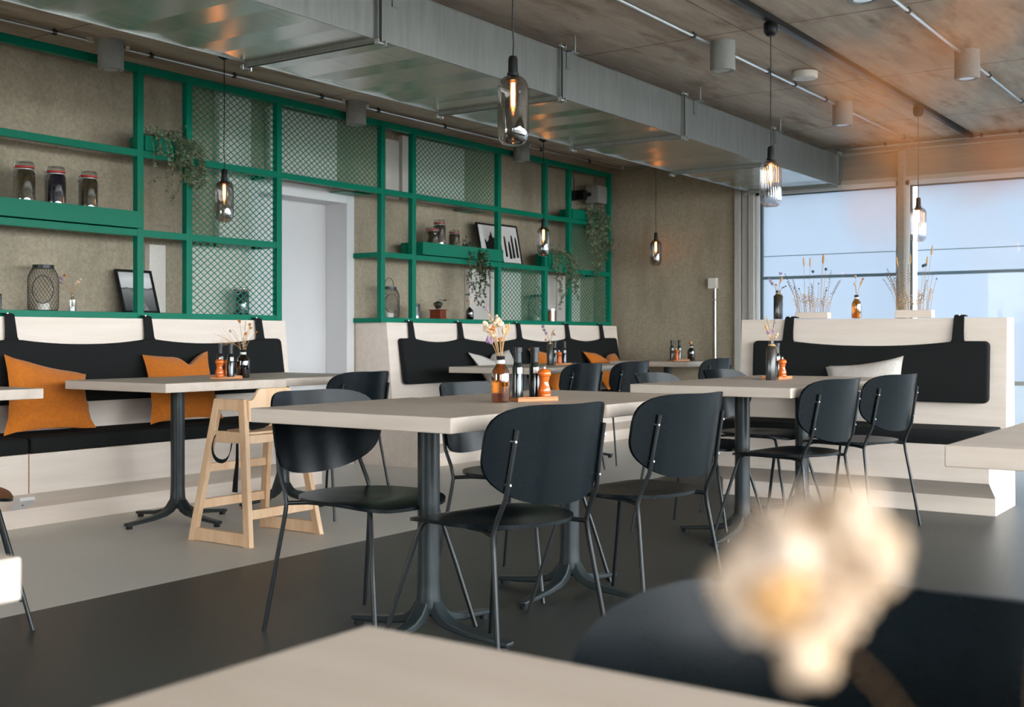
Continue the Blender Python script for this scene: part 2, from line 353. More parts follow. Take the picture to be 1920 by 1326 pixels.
# ------------------------------------------------------------------ bench seating
def bench(name, x0, x1, label, fr, seams=()):
    """profile runs from the room (p=0 at the toe kick) to the back; fr maps (p, z, s) to the room"""
    g = empty(name, fr(0, 0, x0), 0, label, 'bench')
    inv = Matrix.Translation(-Vector(fr(0, 0, x0)))
    kick = [(0, 0), (0, .096), (-.15, .192), (-.15, .39), (.27, .39), (.27, 0)]
    P = lambda pr, a, b: MB().prism(pr, lambda p, t: fr(p[0], p[1], t), a, b).xform(inv)
    P(kick, x0, x1).build('seat_base', M['wood'] if name == 'bench_seat' else M['wood_y'], g, bevel=.002)
    return g, P
def fl(p, z, s): return (s, 5.43 + p, z)           # benches along the left wall
def fr_(p, z, s): return (6.683 + p, s, z)          # bench standing crosswise, back towards the windows
back_l = [(.27, 0), (.27, .39), (.285, .48), (.345, 1.085), (.668, 1.085), (.668, 0)]
def wall_bench(x0, x1, label, seams):
    g, P = bench('bench_seat', x0, x1, label, fl)
    P(back_l, x0, x1).build('back_panel', M['wood'], g, bevel=.002)
    for s in seams: P([(-.152, .195), (-.152, .388), (-.1, .388), (-.1, .195)], s, s + .005).build('seam', mat('seam edge', srgb(150, 104, 62), .7, var=.1, scale=(9, 9, 9)), g)
    return g
bL = wall_bench(.4, 5.64, 'long pale plywood bench below the left shelving, ending before the door', (3.40,))
bM = wall_bench(6.69, 10.2, 'pale plywood bench below the shelving right of the door', ())
g, P = bench('bench_seat_crosswise', 1.43, 3.03, 'high-backed pale plywood bench standing free in front of the windows', fr_)
g.name = 'window_bench'
P([(.27, 0), (.262, .39), (.29, 1.085), (.46, 1.085), (.50, 0)], 1.43, 3.03).build('back_panel', M['wood_y'], g, bevel=.002)
# power outlet on the slanted plinth of the left bench
so = MB().prism([(.0, .0), (.0, .10), (.018, .10), (.018, 0)], lambda p, t: (t, 5.43 - .075 + (p[1] - .05) * -.84 - p[0] * .54, .144 + (p[1] - .05) * .54 - p[0] * .84), 3.372, 3.455).build('power_socket', M['white'])
tag(so, 'small silver power socket let into the left bench plinth', 'socket')
MB().ball((3.41, 5.345, .131), .006, 8).build('socket_hole', M['black'], so)

def rounded_slab(w, h, t, r, sag=(), n=6):
    """cushion slab, local: x width, z height, y thickness; top edge sags between the sag stations"""
    out = []
    for cx, cz, a0 in ((w - r, h - r, 0), (r, h - r, 90), (r, r, 180), (w - r, r, 270)):
        for k in range(n + 1):
            a = R(a0 + 90 * k / n); out.append([cx + r * math.cos(a), cz + r * math.sin(a)])
    if sag:
        top = []
        xs = [w - r - (w - 2 * r) * k / 60 for k in range(1, 60)]
        st = sorted(sag)
        for x in xs:
            lo = max([s for s in st if s <= x], default=None); hi = min([s for s in st if s >= x], default=None)
            if lo is None or hi is None or hi - lo < .01: dz = 0
            else:
                t_ = (x - lo) / (hi - lo); dz = -.03 * (1 - abs(2 * t_ - 1) ** 2.2)
            top.append([x, h + dz])
        i = n + 1; out = out[:i] + top + out[i:]
    return out
def back_cushion(name, s0, s1, z0, z1, face0, lean, straps, fr, label, group=None, thick=.055, axis='x'):
    """face0: room-side face distance p at z0, leaning back by 'lean' per metre"""
    o = fr(0, 0, s0); inv = Matrix.Translation(-Vector(o))
    g = empty(name, o, 0, label, 'cushion', group)
    pts = rounded_slab(s1 - s0, z1 - z0, thick, .03, [s - s0 for s in straps])
    def fn(p, t):
        z = z0 + p[1]; return fr(face0 + lean * (z - z0) + t, z, s0 + p[0])
    b = MB().prism(pts, fn, 0, thick).xform(inv)
    b.build('cushion_pad', M['fabric'], g, bevel=.012, seg=3)
    for s in straps:
        st = MB(); top = 1.09; wb, wt = .075, .05
        pt = face0 + lean * (z1 - z0)
        q = [(z1 - .01, pt + thick * .5, .042), (z1 + .01, pt + thick * .6, .034), (z1 + .06, pt + thick * .72, .031), (top + .004, .345 - .012 if axis == 'x' else .284, .028), (top + .010, .36 if axis == 'x' else .30, .028), (top + .004, .41 if axis == 'x' else .37, .028)]
        base = len(st.v)
        for (z, p, hw) in q:
            for du, dp in ((-hw, -.003), (hw, -.003), (hw, .003), (-hw, .003)):
                st.v.append(fr(p + dp, z + (0.004 if dp > 0 and z > top else 0), s + du))
        for i in range(len(q) - 1):
            for k in range(4):
                a0 = base + i * 4 + k; a1 = base + i * 4 + (k + 1) % 4; st.f.append((a0, a1, a1 + 4, a0 + 4))
        st.xform(inv).build('strap', M['fabric'], g)
        MB().ball(fr(.350 if axis == 'x' else .29, top + .012, s), .006, 8).xform(inv).build('rivet', M['steel'], g)
    return g
GB = 'strapped back cushions'
back_cushion('back_cushion', .8, 5.545, .615, .965, .225, .16, [.9, 1.8, 2.7, 3.60, 4.495, 5.384], fl, 'long charcoal back cushion strapped over the left bench')
back_cushion('back_cushion', 6.80, 10.10, .615, .965, .225, .16, [6.956, 7.583, 8.433, 9.237, 9.868], fl, 'charcoal back cushion strapped over the bench right of the door')
back_cushion('back_cushion', 1.515, 2.925, .60, .952, .20, .06, [1.689, 2.706], fr_, 'charcoal back cushion on two straps on the window bench', axis='y')
def seat_pad(s0, s1, fr, label):
    o = fr(0, 0, s0); inv = Matrix.Translation(-Vector(o))
    pr = [(-.155, .392), (-.165, .41), (-.165, .455), (-.15, .472), (.22, .472), (.25, .455), (.25, .392)]
    b = MB().prism(pr, lambda p, t: fr(p[0], p[1], t), s0, s1).xform(inv).build('seat_cushion', M['fabric'], None, True, bevel=.012, seg=3)
    b.location = o; return tag(b, label, 'cushion')
seat_pad(1.5, 3.395, fl, 'charcoal seat cushion at the left edge, beyond the cushion seam')
seat_pad(3.41, 5.60, fl, 'charcoal seat cushion on the left bench under the two ochre pillows')
seat_pad(6.72, 10.15, fl, 'charcoal seat cushion on the bench right of the door')
seat_pad(1.45, 3.0, fr_, 'charcoal seat cushion on the window bench')

# ------------------------------------------------------------------ pillows
def pillow(tl, trr, br, bl, thick, mt, label, chop=None, seed=1, group=None, N=18):
    rnd = random.Random(seed); TL, TR, BR, BL = [Vector(p) for p in (tl, trr, br, bl)]
    nrm = (TR - BL).cross(TL - BR).normalized(); c = (TL + TR + BR + BL) / 4
    ph = [rnd.random() * 6 for _ in range(4)]
    mb = MB()
    def pos(i, j, sgn):
        u = i / N; v = j / N
        cu, cv = 2 * u - 1, 2 * v - 1
        pin = 0.055
        uu = u + (0.5 - u) * 2 * pin * (1 - cv * cv); vv = v + (0.5 - v) * 2 * pin * (1 - cu * cu)
        p = TL.lerp(TR, uu).lerp(BL.lerp(BR, uu), vv)
        if chop is not None:
            k = math.exp(-((u - chop) / .16) ** 2) * (1 - v) ** 2 * .09; p = p + (c - p).normalized() * k
        t = max(0, (1 - cu ** 4) * (1 - cv ** 4)) ** .55 * thick / 2
        t *= 1 + .10 * math.sin(5 * u + 9 * v + ph[0]) * (1 - cu * cu)
        wr = .006 * math.sin(22 * u + 14 * v + ph[1]) * v * abs(cu) + .005 * math.sin(30 * v - 8 * u + ph[2]) * v * (1 - cv ** 2)
        return tuple(p + nrm * (sgn * t + wr) - c)
    for sgn in (1, -1):
        b = len(mb.v)
        for j in range(N + 1):
            for i in range(N + 1): mb.v.append(pos(i, j, sgn))
        for j in range(N):
            for i in range(N):
                a = b + j * (N + 1) + i; q = (a, a + 1, a + N + 2, a + N + 1); mb.f.append(q if sgn < 0 else q[::-1])
    o = mb.build('throw_pillow', mt, None, True); o.location = c
    o.data.update()
    return tag(o, label, 'pillow', group)
pillow((3.505, 5.66, .885), (3.985, 5.64, .768), (3.89, 5.42, .482), (3.345, 5.40, .482), .13, M['orange'], 'ochre linen pillow on the left bench nearest the photo edge', seed=3)
pillow((4.378, 5.66, .872), (4.868, 5.66, .888), (4.78, 5.42, .482), (4.235, 5.40, .482), .13, M['orange'], 'ochre linen pillow with dented top behind the high chair', chop=.68, seed=5)
pillow((7.56, 5.66, .85), (8.12, 5.64, .865), (8.1, 5.42, .482), (7.62, 5.40, .482), .12, M['linen'], 'off-white linen pillow behind the amber bottle', chop=.3, seed=6)
pillow((8.44, 5.66, .875), (8.93, 5.64, .82), (8.95, 5.42, .482), (8.46, 5.40, .482), .12, M['orange'], 'ochre pillow behind the black vase on the middle table', seed=7)
pillow((9.36, 5.66, .84), (9.93, 5.64, .815), (9.9, 5.42, .482), (9.38, 5.40, .482), .12, M['orange'], 'ochre pillow at the far end of the wall bench', chop=.5, seed=8)
pillow((6.90, 2.455, .80), (6.90, 1.985, .865), (6.68, 1.905, .482), (6.68, 2.37, .482), .12, M['linen'], 'off-white linen pillow leaning on the window bench', seed=9)

# ------------------------------------------------------------------ tables
def table_proto():
    t = empty('cafe_table', (0, 0, 0))
    MB().box(-.4, .4, -.4, .4, .705, .75).build('tabletop', M['table'], t, bevel=.003)
    MB().lathe([(.020, .070), (.040, .088), (.043, .105), (.0385, .14), (.0365, .18), (.036, .70), (.10, .7005), (.10, .705)], n=28).build('column', M['column'], t, True)
    for k in range(4):
        a = k * PI / 2; ca, sa = math.cos(a), math.sin(a)
        pts = [(.006, .165), (.014, .130), (.030, .098), (.052, .072), (.088, .052), (.16, .037), (.25, .028), (.325, .022)]
        P = [(r * ca, r * sa, z) for r, z in pts]
        MB().ribbon(P, [.020, .036, .046, .048, .046, .044, .042, .040], [.012, .030, .040, .036, .028, .022, .018, .016], (-sa, ca, 0)).build('foot', M['column'], t, True, bevel=.005)
        MB().lathe([(.016, 0), (.016, .016)], (.305 * ca, .305 * sa, 0), 12).build('glide', M['black'], t)
    return t
TP = table_proto(); used = [False]
def put_table(x, y, rz, label, w=.8, d=.8, group=None):
    o = TP if not used[0] else copy_tree(TP); used[0] = True
    o.location = (x, y, 0); o.rotation_euler = (0, 0, rz); tag(o, label, 'table', group)
    return o
put_table(2.96, 2.375, 0, 'nearest pale square cafe table of the centre pair, its column between two chairs')
put_table(3.765, 2.335, R(-.6), 'pale cafe table holding the amber bottle, pushed against the centre pair')
put_table(5.29, 2.295, 0, 'pale cafe table before the window bench, left one of its pair')
put_table(6.10, 2.30, R(.4), 'pale cafe table right against the window bench seat')
put_table(4.055, 4.95, 0, 'pale cafe table with ochre pillows behind, on the light floor at left')
put_table(4.875, 5.01, R(.5), 'pale cafe table behind the high chair, joined to its left neighbour')
put_table(2.63, 4.99, 0, 'pale cafe table cut by the left edge of the photo at the bench')
put_table(7.37, 5.00, R(1), 'pale cafe table in front of the off-white pillow at the far bench')
put_table(8.18, 5.00, R(1), 'pale cafe table with the black square vase at the far bench')
put_table(9.86, 5.03, 0, 'farthest pale cafe table beside the concrete wall')
put_table(.285, .211, 0, 'blurred pale tabletop filling the bottom foreground')
put_table(.295, 1.49, 0, 'blurred pale table corner at the lower left edge')
put_table(2.90, .236, 0, 'pale cafe table cut by the right edge of the photo')

# ------------------------------------------------------------------ chairs (local: faces +x, origin below the seat joint)
def shell(outline, place, rings=7):
    """double-skinned plywood shell; outline(theta)->(a,b); place(a,b,side)->point"""
    mb = MB(); n = 56
    for side in (0, 1):
        base = len(mb.v); mb.v.append(place(0, 0, side))
        for r in range(1, rings + 1):
            for k in range(n):
                a, b = outline(2 * PI * k / n); s = r / rings; mb.v.append(place(a * s, b * s, side))
        for k in range(n):
            q = (base, base + 1 + k, base + 1 + (k + 1) % n); mb.f.append(q if side else q[::-1])
        for r in range(rings - 1):
            for k in range(n):
                a0 = base + 1 + r * n + k; a1 = base + 1 + r * n + (k + 1) % n
                q = (a0, a0 + n, a1 + n, a1); mb.f.append(q if side else q[::-1])
        if side == 0: b0 = base
    o0 = b0 + 1 + (rings - 1) * n; o1 = base + 1 + (rings - 1) * n
    for k in range(n):
        mb.f.append((o0 + k, o0 + (k + 1) % n, o1 + (k + 1) % n, o1 + k))
    return mb
def chair_proto():
    t = empty('dining_chair', (0, 0, 0))
    def so(th):
        c, s = math.cos(th), math.sin(th); p = 3.6 if c > 0 else 2.15
        r = 1 / (abs(c) ** p + abs(s) ** p) ** (1 / p)
        return (.224 * c * r, .222 * s * r)
    def sp(a, b, side):
        x = .184 + a; z = .450 - .012 * math.exp(-((a + .02) / .13) ** 2 - (b / .13) ** 2) - .02 * max(0, a / .215) ** 3 + .012 * (b / .225) ** 2 * 0
        return (x, b, z - (.011 if side == 0 else 0))
    shell(so, sp).build('seat', M['black_wood'], t, True)
    def bo(th):
        c, s = math.cos(th), math.sin(th); p = 3.5 if s > 0 else 2.35
        r = 1 / (abs(c) ** p + abs(s) ** p) ** (1 / p)
        return (.244 * c * r, .142 * s * r)
    def bx(y, z): return -.098 + .108 * (abs(y) / .25) ** 2.2 - .17 * (z - .63)
    def bp(a, b, side):
        z = .646 + b + .020 * (a / .250) ** 2 * (1 if b > 0 else .2)
        return (bx(a, z) - (.010 if side == 0 else 0), a, z)
    shell(bo, bp).build('backrest', M['black_wood'], t, True)
    for s in (1, -1):
        yb = lambda z: .200
        pth = [(-.065, .235, 0), (-.030, .215, .22), (-.004, .199, .38), (.002, .196, .425), (-.012, .193, .47), (bx(.190, .53) - .020, .190, .53), (bx(.186, .62) - .018, .186, .62), (bx(.182, .722) - .018, .182, .722)]
        MB().tube([(x, y * s, z) for x, y, z in pth], .0074, 10).build('leg', M['black_steel'], t, True)
        fp = [(.455, .238, 0), (.40, .197, .22), (.355, .160, .395), (.345, .152, .418), (.325, .148, .428), (.29, .146, .430), (.16, .150, .430), (.07, .165, .430), (.0, .195, .425)]
        MB().tube([(x, y * s, z) for x, y, z in fp], .0074, 10).build('leg', M['black_steel'], t, True)
        for z in (.57, .69): MB().tube([(bx(.187, z) - .0285, .1875 * s, z), (bx(.187, z) - .006, .1865 * s, z)], .0036, 8).build('screw', M['steel'], t, True)
    MB().tube([(.28, -.148, .430), (.28, .148, .430)], .008, 8).build('seat_frame', M['black_steel'], t, True)
    MB().tube([(.07, -.165, .430), (.07, .165, .430)], .008, 8).build('seat_frame', M['black_steel'], t, True)
    return t
CP = chair_proto(); cused = [False]
def put_chair(x, y, face, label, group=None):
    o = CP if not cused[0] else copy_tree(CP); cused[0] = True
    o.location = (x, y, 0); o.rotation_euler = (0, 0, R(face)); return tag(o, label, 'chair', group)
put_chair(2.80, 1.83, 80, 'black plywood chair in the centre front, back turned, seat under the nearest table')
put_chair(3.57, 1.80, 81, 'black plywood chair second from centre front, right of the first, back turned')
put_chair(2.94, 2.795, -93, 'black plywood chair facing the camera under the nearest table, beside the high chair')
put_chair(3.81, 2.775, -91, 'black plywood chair facing the camera behind the amber bottle table')
put_chair(5.16, 1.84, 81, 'black plywood chair with back turned before the window bench table, left of two')
put_chair(5.93, 1.80, 77, 'black plywood chair with back turned beside the off-white pillow')
put_chair(5.36, 2.75, -90, 'grey-lit black chair back showing over the left edge of the window bench table')
put_chair(6.16, 2.74, -94, 'black plywood chair facing the camera between table column and window bench')
put_chair(4.76, 4.33, 90, 'black plywood chair with back turned right of the high chair')
put_chair(1.985, 3.93, -28, 'black chair cut by the left edge of the photo')
put_chair(7.19, 4.38, 86, 'black plywood chair at the far bench table, behind the orange pepper mill')
put_chair(7.91, 4.38, 84, 'black plywood chair at the far bench table, right of its twin')
put_chair(9.50, 4.40, 84, 'farthest black chair, beside the concrete wall corner')
put_chair(.755, .235, 180, 'blurred black chair in the lower right foreground')

# ------------------------------------------------------------------ wooden high chair
def high_chair():
    cx, cy = 3.965, 4.255
    g = empty('high_chair', (cx, cy, 0), 0, 'natural wooden high chair with a black strap standing at the left table', 'high chair')
    bot = lambda sx, sy: Vector((.230 * sx, .215 * sy, 0)); top = lambda sx, sy: Vector((.165 * sx, .105 * sy, .68))
    def at(sx, sy, z): return bot(sx, sy).lerp(top(sx, sy), z / .68)
    for sx in (-1, 1):
        for sy in (-1, 1):
            mb = MB(); base = 0
            for z in (0, .68):
                p = at(sx, sy, z); hx, hy = .014, .021
                iy = -sy * hy * 2
                mb.v += [(p.x - hx, p.y, z), (p.x + hx, p.y, z), (p.x + hx, p.y + iy, z), (p.x - hx, p.y + iy, z)]
            mb.f += [(0, 1, 2, 3), (4, 5, 6, 7)] + [(k, (k + 1) % 4, (k + 1) % 4 + 4, k + 4) for k in range(4)]
            o = mb.build('leg', M['oak'], g, bevel=.004)
    for sx in (-1, 1):
        for name, z, hz in (('floor_rail', .032, .030), ('armrest', .652, .027), ('seat_rail', .500, .027)):
            a = at(sx, -1, z); b = at(sx, 1, z)
            MB().box(a.x - .013, a.x + .013, a.y + .03, b.y - .03, z - hz, z + hz).build(name, M['oak'], g, bevel=.003)
    for name, sy, z, hz in (('stretcher', 1, .345, .020), ('stretcher', 1, .17, .022), ('footrest', -1, .145, .022), ('stretcher', -1, .49, .02)):
        a = at(-1, sy, z); b = at(1, sy, z)
        MB().box(a.x, b.x, a.y - sy * .02 - .010, a.y - sy * .02 + .010, z - hz, z + hz).build(name, M['oak'], g, bevel=.003)
    MB().box(-.185, .185, -.11, .12, .512, .524).build('seat', M['oak'], g, bevel=.004)
    out = []
    for k in range(25):
        t = k / 24; x = -.165 + .33 * t
        z = .68 + .055 * max(0, min(1, (1 - abs(2 * t - 1)) * 2.2)) ** .8 * 1
        zz = .675 + .055 * (1 / (1 + math.exp(-22 * ((1 - abs(2 * t - 1)) - .28)))); out.append((x, zz))
    out = [(-.165, .575)] + out + [(.165, .575)]
    MB().prism(out[::-1], lambda p, t: (p[0], t, p[1]), -.125, -.108).build('backrest', M['oak'], g, bevel=.003)
    s = bez((-.16, .03, .535), (-.205, .09, .55), (-.215, .11, .40), (-.205, .035, .385), 10) + bez((-.205, .035, .385), (-.20, -.02, .375), (-.20, -.04, .43), (-.19, -.035, .475), 7)[1:]
    MB().ribbon(s, .020, .003, (.5, .1, .85)).build('strap', M['fabric'], g, True)
    s = [(-.17, -.05, .47), (-.175, -.055, .38), (-.18, -.05, .30), (-.18, -.045, .24)]
    MB().ribbon(s, [.012, .016, .028, .032], .006, (0, 1, 0)).build('strap', M['fabric'], g, True)
    s = [(-.10, -.06, .535), (-.04, -.08, .545), (.0, -.09, .565), (.05, -.08, .55), (.12, -.06, .535)]
    MB().ribbon(s, .03, .004, (0, 1, .3)).build('strap', M['fabric'], g, True)
    return g
high_chair()

# ------------------------------------------------------------------ green shelving on the benches
sh = empty('shelving_unit', (0, 5.8, 0), 0, 'green metal wall shelving of square tubes spanning over the door', 'shelving')
SI = Matrix.Translation((0, -5.8, 0))
POST = [1.0, 2.7, 4.453, 4.821, 5.590, 6.660, 7.028, 8.185, 8.925, 9.342, 10.102]
PW = .046
Y0, Y1 = 5.80, 5.845
for i, x in enumerate(POST):
    z0 = 1.085
    MB().box(x, x + PW, Y0, Y1, z0, 2.61).xform(SI).build('post', M['green'], sh, bevel=.003)
def rail(x0, x1, z0, z1, name='rail', y0=Y0 + .001, y1=Y1 - .001):
    MB().box(x0, x1, y0, y1, z0, z1).xform(SI).build(name, M['green'], sh, bevel=.002)
for a, b in ((.4, 4.453), (4.499, 4.821), (4.867, 5.59)):
    rail(a, b, 1.085, 1.122); rail(a, b, 1.578, 1.620)
for a, b in ((6.706, 7.028), (7.074, 8.185), (8.231, 8.925), (8.971, 9.342), (9.388, 10.102)):
    rail(a, b, 1.085, 1.122); rail(a, b, 1.578, 1.620)
for a, b in zip([.4] + [x + PW for x in POST[2:-1]], POST[2:]):
    rail(a, b, 2.056, 2.098); rail(a, b, 2.562, 2.610)
for x in POST[2:]:                                       # arms back to the wall
    for z0, z1 in ((1.085, 1.12), (1.58, 1.618), (2.06, 2.096), (2.565, 2.605)):
        if z0 < 2.4 and (5.58 < x < 5.6 or x < 7.0 and x > 6.6 or x > 10.05 or z0 < 1.2):
            rail(x + .002, x + .04, z0, z1, 'wall_arm', Y1, 6.098)
for a, b in ((.4, 5.59), (6.706, 10.102)):               # thin steel shelves on the middle rails
    MB().box(a, b, Y1, 6.03, 1.606, 1.612).xform(SI).build('shelf', M['green'], sh)
MB().box(6.40, 6.66, 5.93, 6.098, 2.056, 2.060).xform(SI).build('bracket', M['green'], sh)
MB().box(7.93, 8.18, 5.93, 6.098, 2.056, 2.060).xform(SI).build('bracket', M['green'], sh)
def mesh_panel(x0, x1, z0, z1, pitch=.0405, y=5.822):
    mb = MB(); hw = .0023; q_ = .73; xr = x1; x1 = x0 + (x1 - x0) * q_
    W_, H_ = x1 - x0, z1 - z0; slope = 1.0
    k = -int(H_ / pitch) - 2
    while k * pitch < W_ + H_:
        for sgn in (1, -1):
            # line x = x0 + k*pitch + sgn*(z - zbase)
            c = x0 + k * pitch if sgn > 0 else x0 + k * pitch
            zb = z0
            if sgn > 0: ta = max(0, (x0 - c)); tb = min(H_, x1 - c)
            else: ta = max(0, c - x1); tb = min(H_, c - x0)
            if tb - ta > .004:
                xa, xb = c + sgn * ta, c + sgn * tb
                d = Vector((xb - xa, 0, tb - ta)).normalized(); nn = Vector((-d.z, 0, d.x)) * hw
                A = Vector((xa, y + (.001 if sgn > 0 else -.001), zb + ta)); B = Vector((xb, A.y, zb + tb))
                b = len(mb.v)
                for P_ in (A, B):
                    for q in ((nn, -.0011), (-nn, -.0011), (-nn, .0011), (nn, .0011)): mb.v.append(tuple(P_ + q[0] + Vector((0, q[1], 0))))
                mb.f += [(b + j, b + (j + 1) % 4, b + 4 + (j + 1) % 4, b + 4 + j) for j in range(4)]
        k += 1
    mb.v = [(x0 + (a - x0) / q_, b_, c_) for a, b_, c_ in mb.v]
    mb.xform(SI).build('mesh_panel', M['green'], sh)
for a in ((4.867, 5.59, 1.122, 1.578), (4.867, 5.59, 1.62, 2.056), (4.867, 5.59, 2.098, 2.562), (5.636, 6.66, 2.098, 2.562), (7.074, 8.185, 2.098, 2.562), (8.231, 8.925, 1.122, 1.578), (9.388, 10.102, 1.122, 1.578), (9.388, 10.102, 1.62, 2.056)):
    mesh_panel(*a)
# trays hooked on the front of the shelving
def tray(x0, x1, label):
    g = empty('shelf_tray', (x0, 5.79, 1.625), 0, label, 'tray')
    i = Matrix.Translation((-x0, -5.79, -1.625))
    MB().box(x0, x1, 5.775, 5.779, 1.625, 1.724).xform(i).build('front_panel', M['green'], g, bevel=.001)
    MB().box(x0, x0 + .003, 5.779, 6.0, 1.625, 1.724).box(x1 - .003, x1, 5.779, 6.0, 1.625, 1.724).box(x0, x1, 5.997, 6.0, 1.625, 1.724).xform(i).build('side_panel', M['green'], g)
    MB().box(x0 + .003, x1 - .003, 5.779, 5.997, 1.6255, 1.629).xform(i).build('bottom', M['green'], g)
    return g
tray(2.75, 4.475, 'long green steel tray holding three clip-top jars at left')
tray(7.125, 8.225, 'short green steel tray with jars and a trailing plant right of the door')
# wood wool boards on the concrete
AB = [((5.30, 5.585, 1.125, 2.665), 'grey wood wool board, the tall strip behind the upper left mesh'), ((5.045, 5.30, 1.125, 1.575), 'grey wood wool board low behind the mesh beside the door'),
      ((4.735, 4.86, 1.13, 1.56), 'narrow wood wool board edge right of the landscape picture'), ((5.76, 6.44, 2.10, 2.60), 'wood wool board behind the mesh above the door'),
      ((7.00, 7.16, 2.08, 2.545), 'small upright wood wool board beside the mesh above the coffee grinder'), ((7.20, 8.03, 2.09, 2.60), 'wood wool board behind the upper mesh above the clip-top jars'),
      ((8.10, 8.40, 1.12, 1.568), 'pale board standing right of the trailing plant'), ((8.42, 8.90, 1.12, 1.570), 'pale board behind the low mesh left of the far wire lantern'),
      ((9.22, 9.50, 1.12, 1.57), 'pale board behind the honey jar'), ((9.52, 9.95, 1.12, 1.572), 'pale board behind the last low mesh')]
for (x0, x1, z0, z1), lb in AB:
    o = MB().box(0, x1 - x0, -.05, 0, 0, z1 - z0).build('acoustic_board', M['acoustic'], None, bevel=.003)
    o.location = (x0, 6.098 if x0 > 5.2 or x0 < 5 else 6.098, z0); tag(o, lb, 'wall board', 'wood wool boards on the concrete wall')

# ------------------------------------------------------------------ ceiling services
# air duct
dg = empty('ventilation_duct', (0, 3.48, 2.32), 0, 'long rectangular galvanised air duct hung under the ceiling', 'air duct')
DI = Matrix.Translation((0, -3.48, -2.32))
DYa, DYb, DZa, DZb = 3.48, 4.31, 2.32, 2.575
FX = [-.62, .91, 2.44, 3.965, 5.495, 7.025, 8.565, 10.09]
for i in range(len(FX)):
    xa = FX[i - 1] if i else -2.1; xb = FX[i]
    n = 8 if i else 7; mb = MB()
    # folded underside: alternate flat strips tilted by a few degrees
    pts = []
    for k in range(n + 1):
        pts.append((xa + (xb - xa) * k / n, DZa + (.010 if k % 2 else 0)))
    for k in range(n):
        (x0, z0), (x1, z1) = pts[k], pts[k + 1]; mb.quad((x0, DYa, z0), (x0, DYb, z0), (x1, DYb, z1), (x1, DYa, z1))
    mb.xform(DI).build('duct_underside', M['galv'], dg)
    sd = MB().box(xa, xb, DYa - .002, DYa, DZa - .003, DZb).box(xa, xb, DYb, DYb + .002, DZa - .003, DZb).box(xa, xb, DYa, DYb, DZb - .002, DZb).box(xa, xb, DYa - .004, DYa + .004, DZa - .006, DZa - .001).box(xa, xb, DYa - .006, DYa + .006, DZb, DZb + .004)
    sd.xform(DI).build('duct_casing', M['galv_side'], dg)
for x in FX:
    f = MB()
    for dx, hh in ((-.016, .020), (.011, .020)):
        f.box(x + dx, x + dx + .005, DYa - hh, DYb + hh, DZa - hh, DZa + .002).box(x + dx, x + dx + .005, DYa - hh, DYa, DZa, DZb + hh).box(x + dx, x + dx + .005, DYb, DYb + hh, DZa, DZb + hh)
    f.xform(DI).build('flange', M['galv_side'], dg)
    MB().box(x - .013, x + .013, DYa - .012, DYb + .012, DZa - .016, DZa).box(x - .013, x + .013, DYa - .012, DYa, DZa, DZb).xform(DI).build('flange_gap', M['dark_steel'], dg)
    for y, z in ((DYa - .022, DZa - .022), (DYb + .022, DZa - .022), (DYa - .022, DZb + .022)):
        MB().tube([(x - .038, y, z), (x + .038, y, z)], .0055, 6).box(x - .03, x - .022, y - .012, y + .012, z - .012, z + .012).box(x + .022, x + .03, y - .012, y + .012, z - .012, z + .012).xform(DI).build('corner_bolt', M['steel'], dg)
for x in (4.0 + .12, 5.62, 7.25, 8.69):
    h = MB().box(x - .055, x - .022, DYa - .010, DYa - .002, DZb - .09, DZb + .004).box(x - .055, x + .02, DYa - .045, DYa - .002, DZb + .004, DZb + .010)
    h.xform(DI).build('hanger_bracket', M['galv_side'], dg)
    MB().tube([(x, DYa - .03, DZb + .004), (x, DYa - .03, ZC)], .005, 8).xform(DI).build('threaded_rod', M['steel'], dg)
el = [(10.115, 2.31)] + [(10.115 + .15 * math.sin(R(a)), 2.31 + .26 - .26 * math.cos(R(a)) * 1) for a in range(20, 91, 10)] + [(10.115, 2.57)]
MB().prism(el, lambda p, t: (p[0], t, p[1]), DYa, DYb).xform(DI).build('duct_elbow', M['galv_side'], dg)

def conduit(name, pts, label, clips, r=.0095):
    g = empty(name, pts[0], 0, label, 'conduit'); inv = Matrix.Translation(-Vector(pts[0]))
    MB().tube(pts, r, 10).xform(inv).build('pipe', M['steel'], g, True)
    for (x, y) in clips:
        MB().lathe([(.015, -.011), (.015, .011)], (0, 0, 0), 12).xform(inv @ Matrix.Translation((x, y, ZC - .022)) @ (Matrix.Rotation(PI / 2, 4, 'Y') if x < 10.1 else Matrix.Rotation(PI / 2, 4, 'X'))).box(x - pts[0][0] - .004, x - pts[0][0] + .004, y - pts[0][1] - .004, y - pts[0][1] + .004, ZC - pts[0][2] - .015, ZC - pts[0][2]).build('clip', M['dark_steel'], g)
    return g
zc = ZC - .022
conduit('conduit', [(.2, 5.735, zc), (4.10, 5.735, zc)], 'steel conduit above the jars, left of the first downlight', [(x, 5.735) for x in (.9, 2.2, 3.85)], .008)
conduit('conduit', [(4.29, 5.735, zc), (6.19, 5.735, zc)], 'steel conduit between the first and second wall downlights', [(4.50, 5.735), (5.15, 5.735), (5.95, 5.735)], .008)
conduit('conduit', [(6.38, 5.735, zc), (8.33, 5.735, zc)], 'steel conduit between the second and third wall downlights', [(6.55, 5.735), (7.35, 5.735)], .008)
conduit('conduit', [(8.53, 5.735, zc), (10.22, 5.735, zc), (10.22, 4.40, zc)], 'steel conduit turning the corner above the concrete far wall', [(8.75, 5.735), (9.6, 5.735)], .008)
conduit('conduit', [(.5, 2.86, zc), (6.12, 2.86, zc)], 'bright steel conduit running to the downlight nearest the big pendant', [(2.0, 2.86), (3.6, 2.86), (5.0, 2.86), (5.92, 2.86)], .010)
